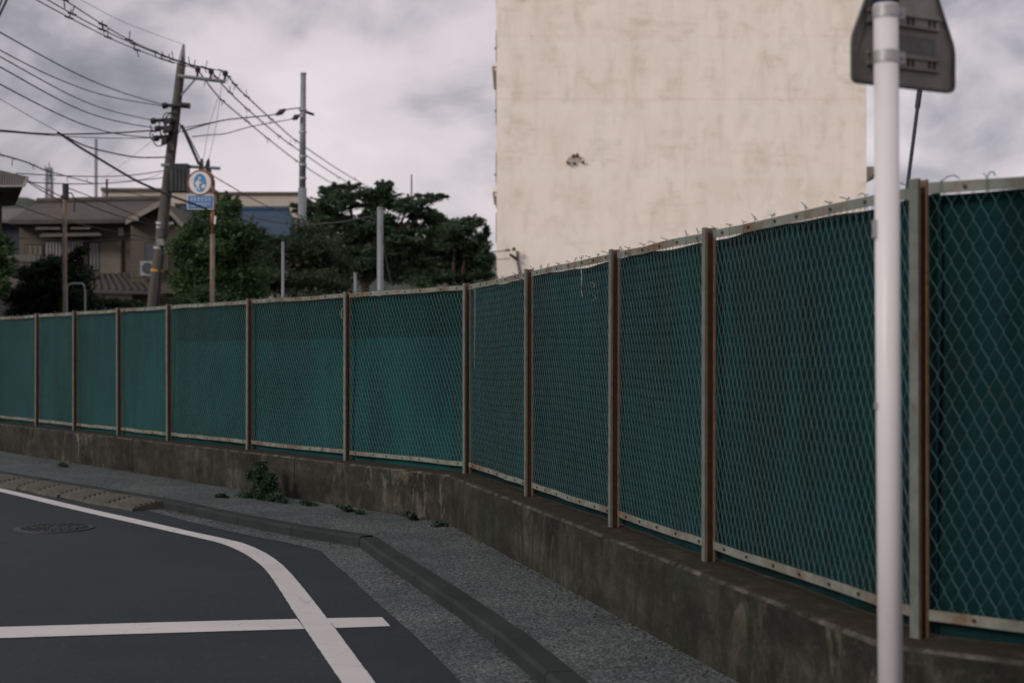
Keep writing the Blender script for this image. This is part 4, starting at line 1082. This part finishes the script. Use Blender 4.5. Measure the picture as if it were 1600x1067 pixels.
for k in range(12):      # loops of slack cable and clamps round the pole head
    c = on_pole(185 + 3 * k); x0 = c.x + r3.uniform(-0.5, 0.12); y0 = UD - 0.25; rr = r3.uniform(0.07, 0.2)
    pts = [Vector((x0 + math.cos(t) * rr, y0 + 0.05 * math.sin(t * 2), c.z + math.sin(t) * rr * 1.3 - 0.1)) for t in [q * 0.55 + k for q in range(9)]]
    MB().tube(pts, 0.018, 5).build('cable_loop', 'wire_black', upole)
for k, (x, y, w, h) in enumerate(((263, 190, 0.10, 0.05), (262, 203, 0.12, 0.07), (257, 221, 0.07, 0.09), (266, 230, 0.07, 0.13))):
    c = at_u(x, y, UD - 0.28); MB().obox(c, (w, 0, 0.03), (0, 0.08, 0), (0, 0, h)).build('junction_box', 'insulator', upole)
MB().tube([at_u(252, 258, UD - .15), at_u(344, 263.5, UD - .15)], 0.05, 6).build('arm', 'pole_steel', upole)
MB().tube([at_u(284, 196, UD - .2), at_u(311, 257, UD - .2)], 0.045, 6).build('strut', 'wire_black', upole)
MB().tube([at_u(290, 204, UD - .24), at_u(317, 257, UD - .24)], 0.018, 5).build('strut', 'wire_grey', upole)
for x in (314, 324):
    MB().tube([at_u(x, 262, UD - .15), at_u(x + 1, 254, UD - .15), at_u(x + 2, 248, UD - .15)], [0.07, 0.06, 0.02], 6).build('insulator', 'insulator', upole)
    MB().tube([at_u(x, 261, UD - .15), at_u(x + (1 if x < 320 else 4), 270, UD - .15)], 0.07, 6).build('insulator', 'insulator', upole)
for py, dx, w, mat in ((350, 0, 0.20, 'band_steel'), (356, 1, 0.17, 'band_steel'), (423, 0, 0.185, 'band_yellow'), (388, 0, 0.18, 'band_steel')):
    c = on_pole(py); ax = (up_top - up_base).normalized(); MB().tube([c - ax * 0.035, c + ax * 0.035], w, 14).build('band', mat, upole)
c = at_u(262, 349, UD - .2); MB().obox(c, (0.16, 0, 0), (0, 0.05, 0), (0, 0, 0.035)).build('step_bracket', 'box_pale', upole)
c = at_u(251, 379, UD - .28); MB().obox(c, (0.10, 0, 0), (0, 0.07, 0), (0, 0, 0.09)).build('meter_box', 'box_pale', upole)
c = at_u(255, 400, UD - .25); MB().tube([at_u(254, 383, UD - .22), at_u(247, 440, UD - .2), at_u(243, 480, UD - .2)], 0.04, 6).build('conduit', 'wire_black', upole)
MB().tube([at_u(258, 340, UD - .22), at_u(256, 370, UD - .25)], 0.10, 8).build('splice_case', 'wire_black', upole)
tr = thing('transformer', at_u(281, 300, UD - .3), 'dark grey box hanging under the arm beside the leaning pole', 'transformer')
m = MB(); c = at_u(281, 280, UD - .25); m.obox(c, (0.235, 0, 0.0), (0, 0.2, 0), (0.01, 0, 0.36)); m.build('tank', 'transformer_grey', tr)
m = MB(); m.obox(at_u(281.5, 259, UD - .25), (0.255, 0, 0), (0, 0.22, 0), (0, 0, 0.03)); m.build('lid', 'transformer_grey', tr)
m = MB(); 
for x in (270, 276, 282, 288, 293): m.obox(at_u(x, 280, UD - .46), (0.012, 0, 0), (0, 0.02, 0), (0, 0, 0.32))
m.build('cooling_fins', 'transformer_grey', tr)

SD = 46.0
sb = gp(472, SD)
sp = thing('steel_pole', sb, 'tall smooth grey steel pole rising above the trees', 'utility pole')
MB().tube([sb, P(472.5, 294, SD)], 0.138, 14).build('lower_shaft', 'pole_steel', sp, smooth=True)
MB().tube([P(472.5, 297, SD), P(474, 116, SD)], [0.112, 0.088], 14).build('upper_shaft', 'pole_steel', sp, smooth=True)
MB().tube([P(474, 117, SD), P(474, 114.5, SD)], 0.10, 12).build('cap', 'pole_steel', sp)
MB().tube([P(469, 172, SD - .1), P(490, 179.5, SD + .3)], 0.045, 6).build('arm', 'wire_black', sp)
for y in (172, 207, 245, 258, 279): MB().tube([P(473, y - 1.5, SD), P(473, y + 1.5, SD)], 0.128, 12).build('band', 'band_steel', sp)
for y in (245, 258, 279): MB().tube([P(468, y, SD - .02), P(479, y + .4, SD - .02)], 0.022, 5).build('step_bolt', 'pole_steel', sp)
for (x0, y0, x1, y1) in ((431, 180, 447, 171), (457, 187, 468, 180)):
    MB().tube([P(x0, y0, SD - .2), P((x0 + x1) / 2, (y0 + y1) / 2, SD - .2), P(x1, y1, SD - .2)], [0.04, 0.10, 0.03], 6).build('cable_clamp', 'wire_black', sp)

def plain_pole(name, px, ytop, d, r0, r1, mat, label, extra=None):
    b = gp(px, d); t = thing(name, b, label, 'pole'); top = P(px, ytop, d)
    MB().tube([b, top], [r0, r1], 12).build('shaft', mat, t, smooth=True)
    MB().tube([top - Z * 0.01, top + Z * 0.03], r1 * 1.1, 12).build('cap', mat, t)
    return t, top
t_, top = plain_pole('steel_post', 594, 326, 33, 0.078, 0.070, 'pole_steel', 'stout grey post in front of the large dark tree')
MB().tube([P(594, 346, 33), P(577, 339, 33)], 0.02, 5).build('hook', 'wire_black', t_)
plain_pole('steel_post', 442, 380, 34, 0.036, 0.032, 'pole_steel', 'slim grey post in front of the low dull tree')
t_, top = plain_pole('brown_post', 101, 292, 33, 0.062, 0.052, 'pole_brown', 'brown post with dark head in front of the tiled house')
MB().tube([P(102.5, 312, 33), P(102.5, 288, 33)], 0.075, 8).build('head_wrap', 'wire_black', t_)
MB().tube([P(101, 302, 33), P(112, 302, 33), P(116, 310, 33), P(116, 332, 33)], 0.018, 5).build('lead_loop', 'wire_black', t_)
MB().tube([P(97, 305, 33), P(97, 325, 33)], 0.03, 5).build('cable_clamp', 'wire_black', t_)
plain_pole('steel_post', 150, 219, 70, 0.105, 0.075, 'pole_steel', 'far slim pole rising behind the tiled roof')
t_, top = plain_pole('steel_post', 643, 274, 62, 0.045, 0.03, 'wire_black', 'thin dark mast poking above the large dark tree')
t_, top = plain_pole('steel_post', 555, 428, 30, 0.03, 0.03, 'pole_steel', 'short grey stake between low tree and stout post')
t_ = thing('hoop_post', gp(104, 32.5), 'bent grey pipe hoop beside the brown post', 'post')
MB().tube([gp(104, 32.5), P(104, 455, 32.5), P(106, 446, 32.5), P(112, 443.5, 32.5), P(128, 443, 32.5), P(131, 446, 32.5), P(133, 456, 32.5), gp(133, 32.5)], 0.026, 8).build('pipe', 'pole_steel', t_)
plain_pole('steel_post', 167, 281, 62, 0.05, 0.05, 'wire_black', 'short dark stub above the beige parapet')

# ------------------------------------------------------------------ round sign on rusty pole
RD = 36.0
rb_ = gp(331, RD)
rs = thing('round_sign', rb_, 'round white and blue sign over a blue plate on a rusty pole', 'sign')
MB().tube([rb_, P(332, 366, RD)], 0.062, 12).build('lower_pole', 'pole_brown', rs, smooth=True)
MB().tube([P(332, 368, RD), P(333, 330, RD), P(334, 284, RD), P(331, 274, RD), P(322, 268, RD), P(314, 266, RD)], 0.036, 10).build('upper_pole', 'pole_red', rs, smooth=True)
MB().tube([P(332, 352, RD), P(332, 332, RD)], 0.052, 12).build('sleeve', 'pole_red', rs, smooth=True)
cc = P(312.5, 286, RD - 0.05); n = 36; rk = RD / F
def disc(c, rx, rz, y0, y1, nn=36): 
    m = MB(); q = [c + Vector((math.cos(2*math.pi*k/nn) * rx, y0, -math.sin(2*math.pi*k/nn) * rz)) for k in range(nn)]
    return m.hexa(q, [Vector((p.x, c.y + y1, p.z)) for p in q])
disc(cc, 17.0 * rk, 17.6 * rk, 0, -0.02).build('disc', 'sign_white', rs)
hoop = [cc + Vector((math.cos(t) * 18.4 * rk, 0.0, math.sin(t) * 19 * rk)) for t in [2 * math.pi * q / 32 for q in range(33)]]
MB().tube(hoop, 0.022, 6, cap=False).build('hoop', 'pole_red', rs)
emb = disc(P(312.8, 286, RD - 0.05), 9.6 * rk, 14.2 * rk, -0.022, -0.028).build('emblem', 'sign_blue', rs)
fig = MB(); fy = RD - 0.083
def fpoly(pts): fig.prism([P(x, y, fy) for x, y in pts], (0, 0.003, 0))
fpoly([(310.3, 277.5), (312.2, 276.3), (313.6, 277.6), (313.4, 279.8), (311.6, 281), (310, 279.6)])           # head
fpoly([(309.6, 281.2), (311.6, 281.8), (311.2, 285), (315.5, 284.4), (316.4, 285.4), (312, 287.2), (310.8, 290), (312.2, 297.5), (310.6, 298), (308.6, 291), (307.4, 297), (305.9, 296), (306.8, 289), (304.4, 287.5), (305, 284.8)])
fpoly([(315, 289), (320.4, 288.2), (320.6, 293.6), (315.2, 294.6)])
fig.build('figure', 'sign_white', emb, root=rs)
rect(292.5, 304.5, 334, 327.5, RD - 0.06, 0.015, 'plate_edge', 'sign_white', rs)
pl = rect(293.6, 305.6, 333, 326.4, RD - 0.066, 0.005, 'plate', 'plate_blue', rs)
lt = MB(); r4 = random.Random(9)
for k in range(6):
    x = 297.2 + k * 5.6
    for q in range(3):
        yy = 308.6 + q * 2.3; lt.box(tuple(P(x, yy + 0.8, RD - 0.069)), tuple(P(x + r4.uniform(3.0, 4.2), yy, RD - 0.069) + Vector((0, 0.002, 0))))
    xx = x + r4.uniform(0.8, 2.6); lt.box(tuple(P(xx, 314.6, RD - 0.0715)), tuple(P(xx + 0.9, 308.2, RD - 0.0715) + Vector((0, 0.002, 0))))
for q in range(2): lt.box(tuple(P(298, 319.2 + q * 3.4, RD - 0.069)), tuple(P(329 - 7 * q, 318 + q * 3.4, RD - 0.069) + Vector((0, 0.002, 0))))
lt.build('lettering', 'letter_pale', pl, root=rs)
c = P(336, 344, RD - .05); MB().obox(c, (0.022, 0, 0), (0, 0.02, 0), (0.01, 0, 0.10)).build('tag', 'sign_white', rs)

# ------------------------------------------------------------------ overhead lines
def wire(pts, d0, d1, r, label, mat='wire_black', group='overhead lines at left', cat='power line', ticks=0):
    n = len(pts); L = [0]
    for a, b in zip(pts, pts[1:]): L.append(L[-1] + math.hypot(b[0] - a[0], b[1] - a[1]))
    q = []
    for (x, y), l in zip(pts, L):
        t = l / L[-1]; d = 1 / lerp(1 / d0, 1 / d1, t); q.append(P(x, y, d))
    cv = smooth_poly(q, 7); m = MB().tube(cv, r * 0.75, 5); rr = random.Random(len(label))
    for k in range(ticks):       # tied joints and short bird spikes on the line
        p = cv[min(len(cv) - 2, int((k + 0.3 + 0.5 * rr.random()) / ticks * len(cv)))]; h = rr.choice((-1, 1)) * rr.uniform(0.12, 0.22)
        m.tube([p, p + Vector((rr.uniform(-.06, .06), 0, h))], 0.012, 4); m.obox(p, (0.09, 0, -0.03), (0, 0.02, 0), (0, 0, 0.022))
    return tag(m.build('power_line', mat), label, cat, group)
wire([(-60, -66), (56, 0), (169, 59), (240, 88), (281, 101), (308, 107)], 24, UD - .2, 0.017, 'lowest of the three high lines reaching the crossarm from top left', ticks=9)
wire([(-40, -73), (74, 0), (160, 47), (240, 82), (290, 100), (329, 109)], 24, UD - .2, 0.017, 'middle of the three high lines reaching the crossarm from top left', ticks=9)
wire([(-20, -78), (100, 0), (202, 63), (287, 98), (351, 112)], 24, UD - .2, 0.017, 'upper of the three high lines, ending at the crossarm tip', ticks=9)
wire([(10, -68), (126, 0), (200, 38), (284, 69)], 25, UD, 0.008, 'faint thin line running to the very top of the leaning pole', 'wire_grey')
wire([(-80, 4), (0, 51), (112, 112), (185, 143), (255, 164)], 22, UD - .2, 0.018, 'highest of the five sagging cables reaching the pole from the left edge')
wire([(-80, 35), (0, 79), (84, 121), (165, 150), (254, 166)], 22, UD - .2, 0.016, 'second highest of the five sagging cables from the left edge')
wire([(-80, 42), (0, 89), (112, 150), (175, 174), (237, 188)], 22, UD - .2, 0.016, 'middle of the five sagging cables from the left edge')
wire([(-80, 58), (0, 105), (112, 166), (175, 188), (244, 201)], 22, UD - .2, 0.018, 'second lowest of the five sagging cables from the left edge')
wire([(-80, 84), (0, 132), (112, 188), (180, 209), (242, 216)], 22, UD - .2, 0.018, 'lowest of the five sagging cables from the left edge')
wire([(-60, 120), (0, 155), (45, 181), (92, 207)], 26, 33, 0.010, 'thin line coming down from the left edge to the heavy cable end', 'wire_grey')
wire([(-80, 200), (0, 204), (60, 209), (112, 210), (180, 208), (243, 204)], 30, UD - .2, 0.026, 'heavy nearly level cable crossing from the left edge to the pole')
wire([(-80, 202), (0, 206), (80, 212), (160, 216), (241, 216)], 30, UD - .2, 0.014, 'thin line just under the heavy level cable')
wire([(90, 207), (124, 230), (149, 245), (210, 281), (250, 299), (266, 306), (324, 327)], 33, 34.5, 0.040, 'thick black cable slanting down across the pole to the sign plate')
wire([(90, 207), (107, 216), (135, 229), (169, 238), (214, 246), (259, 246)], 33, UD - .2, 0.026, 'black cable leaving the thick cable and sagging to the pole')
wire([(-60, 228), (0, 242), (42, 254), (70, 266), (98, 274), (146, 287)], 30, 62, 0.030, 'twisted cable sagging from the left edge past the lattice tower', ticks=8)
wire([(25, 271), (98, 275), (169, 276), (215, 273), (256, 267)], 33, UD - .2, 0.017, 'upper level service line from the left eave to the pole')
wire([(43, 285), (90, 287), (146, 287.5), (200, 284), (254, 278)], 32, UD - .2, 0.017, 'lower level service line from the left eave to the pole')
wire([(40, 280), (60, 291), (80, 300), (97, 308)], 31, 33, 0.016, 'upper drop line from the left eave to the brown post', 'wire_black', 'drop lines about the brown post')
wire([(43, 284), (60, 295), (80, 306), (97, 315)], 31, 33, 0.016, 'lower drop line from the left eave to the brown post', 'wire_black', 'drop lines about the brown post')
wire([(106, 294), (140, 307), (177, 322), (243, 349)], 33, UD - .2, 0.016, 'drop line from the brown post to the white bracket on the pole', 'wire_black', 'drop lines about the brown post')
wire([(118, 311), (150, 325), (200, 342), (243, 352)], 33, UD - .2, 0.020, 'thicker drop line below, from brown post to the pole bands', 'wire_black', 'drop lines about the brown post')
wire([(159, 293), (190, 299), (223, 306), (276, 320)], 45, 50, 0.016, 'line passing behind the pole below the beige parapet', 'wire_black', 'drop lines about the brown post')
wire([(-40, 300), (0, 312), (40, 326), (96, 344), (170, 360), (243, 375)], 31, UD - .2, 0.016, 'long drop line crossing the tiled roof to the pole', 'wire_black', 'drop lines about the brown post')
wire([(-40, 366), (60, 374), (130, 377), (190, 374), (246, 376)], 38, UD - .2, 0.014, 'line crossing the upper windows of the tiled house', 'wire_black', 'drop lines about the brown post')
wire([(250, 362), (262, 385), (280, 394), (310, 398)], UD - .2, 39, 0.030, 'dark cable looping from the pole into the bright tree', 'wire_black', 'drop lines about the brown post')
wire([(168, 281), (200, 282), (232, 279), (252, 270)], 61, UD - .2, 0.010, 'thin tie line from the parapet stub up to the pole', 'wire_grey', 'drop lines about the brown post')
wire([(242, 217), (200, 250), (160, 280)], UD - .2, 60, 0.008, 'faint diagonal line running down left from the pole', 'wire_grey')
wire([(351, 113), (365, 130), (380, 146), (430, 192), (471, 226), (555, 281), (640, 325)], UD - .2, 100, 0.030, 'upper of three lines running down right behind the steel pole', 'wire_grey', 'lines right of the leaning pole', ticks=7)
wire([(329, 110), (348, 133), (380, 165), (430, 208), (468, 236), (541, 284), (620, 326)], UD - .2, 100, 0.030, 'middle of three lines running down right behind the steel pole', 'wire_grey', 'lines right of the leaning pole', ticks=7)
wire([(308, 108), (342, 152), (380, 185), (425, 222), (470, 256), (526, 291), (600, 330)], UD - .2, 100, 0.030, 'lower of three lines running down right behind the steel pole', 'wire_grey', 'lines right of the leaning pole', ticks=7)
wire([(284, 206), (318, 196), (351, 188), (398, 183), (431, 179), (447, 172), (470, 169)], UD - .2, SD - .2, 0.026, 'upper black cable linking the leaning pole and the steel pole', 'wire_black', 'lines right of the leaning pole')
wire([(284, 201), (310, 196), (330, 192), (351, 188.5)], UD - .3, 41, 0.018, 'short doubled cable above the upper link', 'wire_black', 'lines right of the leaning pole')
wire([(300, 214), (330, 211), (353, 209), (389, 199), (430, 191), (457, 186), (470, 178)], UD - .2, SD - .2, 0.020, 'lower black cable linking the leaning pole and the steel pole', 'wire_black', 'lines right of the leaning pole')
wire([(341, 152), (332, 180), (326, 200), (318, 249)], 41, UD - .15, 0.009, 'left thin lead dropping from the lines to the arm insulators', 'wire_grey', 'lines right of the leaning pole')
wire([(346, 134), (340, 180), (333, 220), (326, 249)], 41, UD - .15, 0.009, 'right thin lead dropping from the lines to the arm insulators', 'wire_grey', 'lines right of the leaning pole')
wire([(331, 274), (360, 291), (400, 314), (450, 336), (476, 346)], 36, SD - .2, 0.018, 'cable sloping right from the round sign over the bright tree', 'wire_black', 'lines right of the leaning pole')
wire([(374, 334), (420, 345), (471, 350.5), (526, 348), (577, 339)], 44, 33, 0.026, 'dark cable slung across the trees to the stout grey post', 'wire_black', 'lines among the trees')
wire([(594, 345), (600, 390), (612, 445), (620, 470)], 33, 32, 0.010, 'thin stay falling from the stout grey post', 'wire_black', 'lines among the trees')
wire([(545, 402), (600, 408), (672, 404), (740, 397), (797, 391)], 50, BD - .45, 0.026, 'upper dark line through the right tree to the wall bracket', 'wire_black', 'lines among the trees')
wire([(600, 418), (672, 416), (740, 409), (797, 404)], 52, BD - .45, 0.020, 'lower dark line through the right tree to the wall bracket', 'wire_black', 'lines among the trees')
wire([(14, -8), (6, 10), (-6, 34)], 18, 17, 0.022, 'pair mate of cable cutting the top left corner, right one', 'wire_black')
wire([(6, -8), (0, 8), (-8, 26)], 18, 17, 0.016, 'left cable cutting the top left corner', 'wire_black')

# ------------------------------------------------------------------ scraps caught in the netting, grit along the kerb and wall
def scrap(pts, d, w, label):
    m = MB(); r = random.Random(len(label)); q = [P(x, y, d) for x, y in pts]; q = smooth_poly(q, 4)
    A = [p + Vector((-w * r.uniform(0.5, 1.2), r.uniform(-.004, .004), 0)) for p in q]; B = [p + Vector((w * r.uniform(0.5, 1.2), r.uniform(-.004, .004), 0)) for p in q]
    o = ribbon(A, B).build('tape_scrap', 'box_pale'); return tag(o, label, 'scrap', 'scraps caught in the netting')
def bay_depth(px): return on_line(px, DR if px > 729 else DL).y
scrap([(907, 417), (909, 430), (908, 452), (910, 463)], bay_depth(909) - 0.06, 0.003, 'long torn white tape scrap hanging in the third bay right of the bend')
scrap([(921, 440), (929, 445), (924, 456), (931, 466), (922, 470)], bay_depth(926) - 0.06, 0.0022, 'curled white scrap just right of the long tape scrap')
c = P(537, 490, bay_depth(537) - 0.06)
tag(MB().tube([c + Vector((math.cos(t) * 0.026, 0, math.sin(t) * 0.055)) for t in [0.6 + q * 0.6 for q in range(9)]], 0.004, 5).build('wire_loop', 'box_pale'), 'pale wire loop hanging beside the post two bays left of the bend', 'wire')
rg = random.Random(77); m = MB()
def bit(p, k):
    a = rg.uniform(0, 6.28); m.obox(p + Z * k * 0.4, (math.cos(a) * k, math.sin(a) * k, rg.uniform(-.3, .3) * k), (-math.sin(a) * k * 0.6, math.cos(a) * k * 0.6, 0), (0, 0, k * 0.4))
for _ in range(420):
    t = rg.random(); i = int(t * (len(ka) - 1)); p = ka[i].lerp(ka[i+1], rg.random())
    n_ = (ga[i] - ka[i]).normalized(); bit(p + n_ * (0.01 + abs(rg.gauss(0, 0.07))) + Z * 0.001, rg.uniform(0.003, 0.009))
for _ in range(520):
    t = rg.random(); run_ = (front[0], front[1], NL) if t < 0.55 else (front[1], front[2], NR)
    p = run_[0].lerp(run_[1], rg.random()) + run_[2] * (0.012 + abs(rg.gauss(0, 0.06))); bit(Vector((p.x, p.y, SW + 0.001)), rg.uniform(0.003, 0.010))
g_ = m.build('grit', 'ramp_concrete'); g_['kind'] = 'stuff'; g_['label'] = 'loose grit and dry leaf bits along the kerb and wall'; g_['category'] = 'grit'
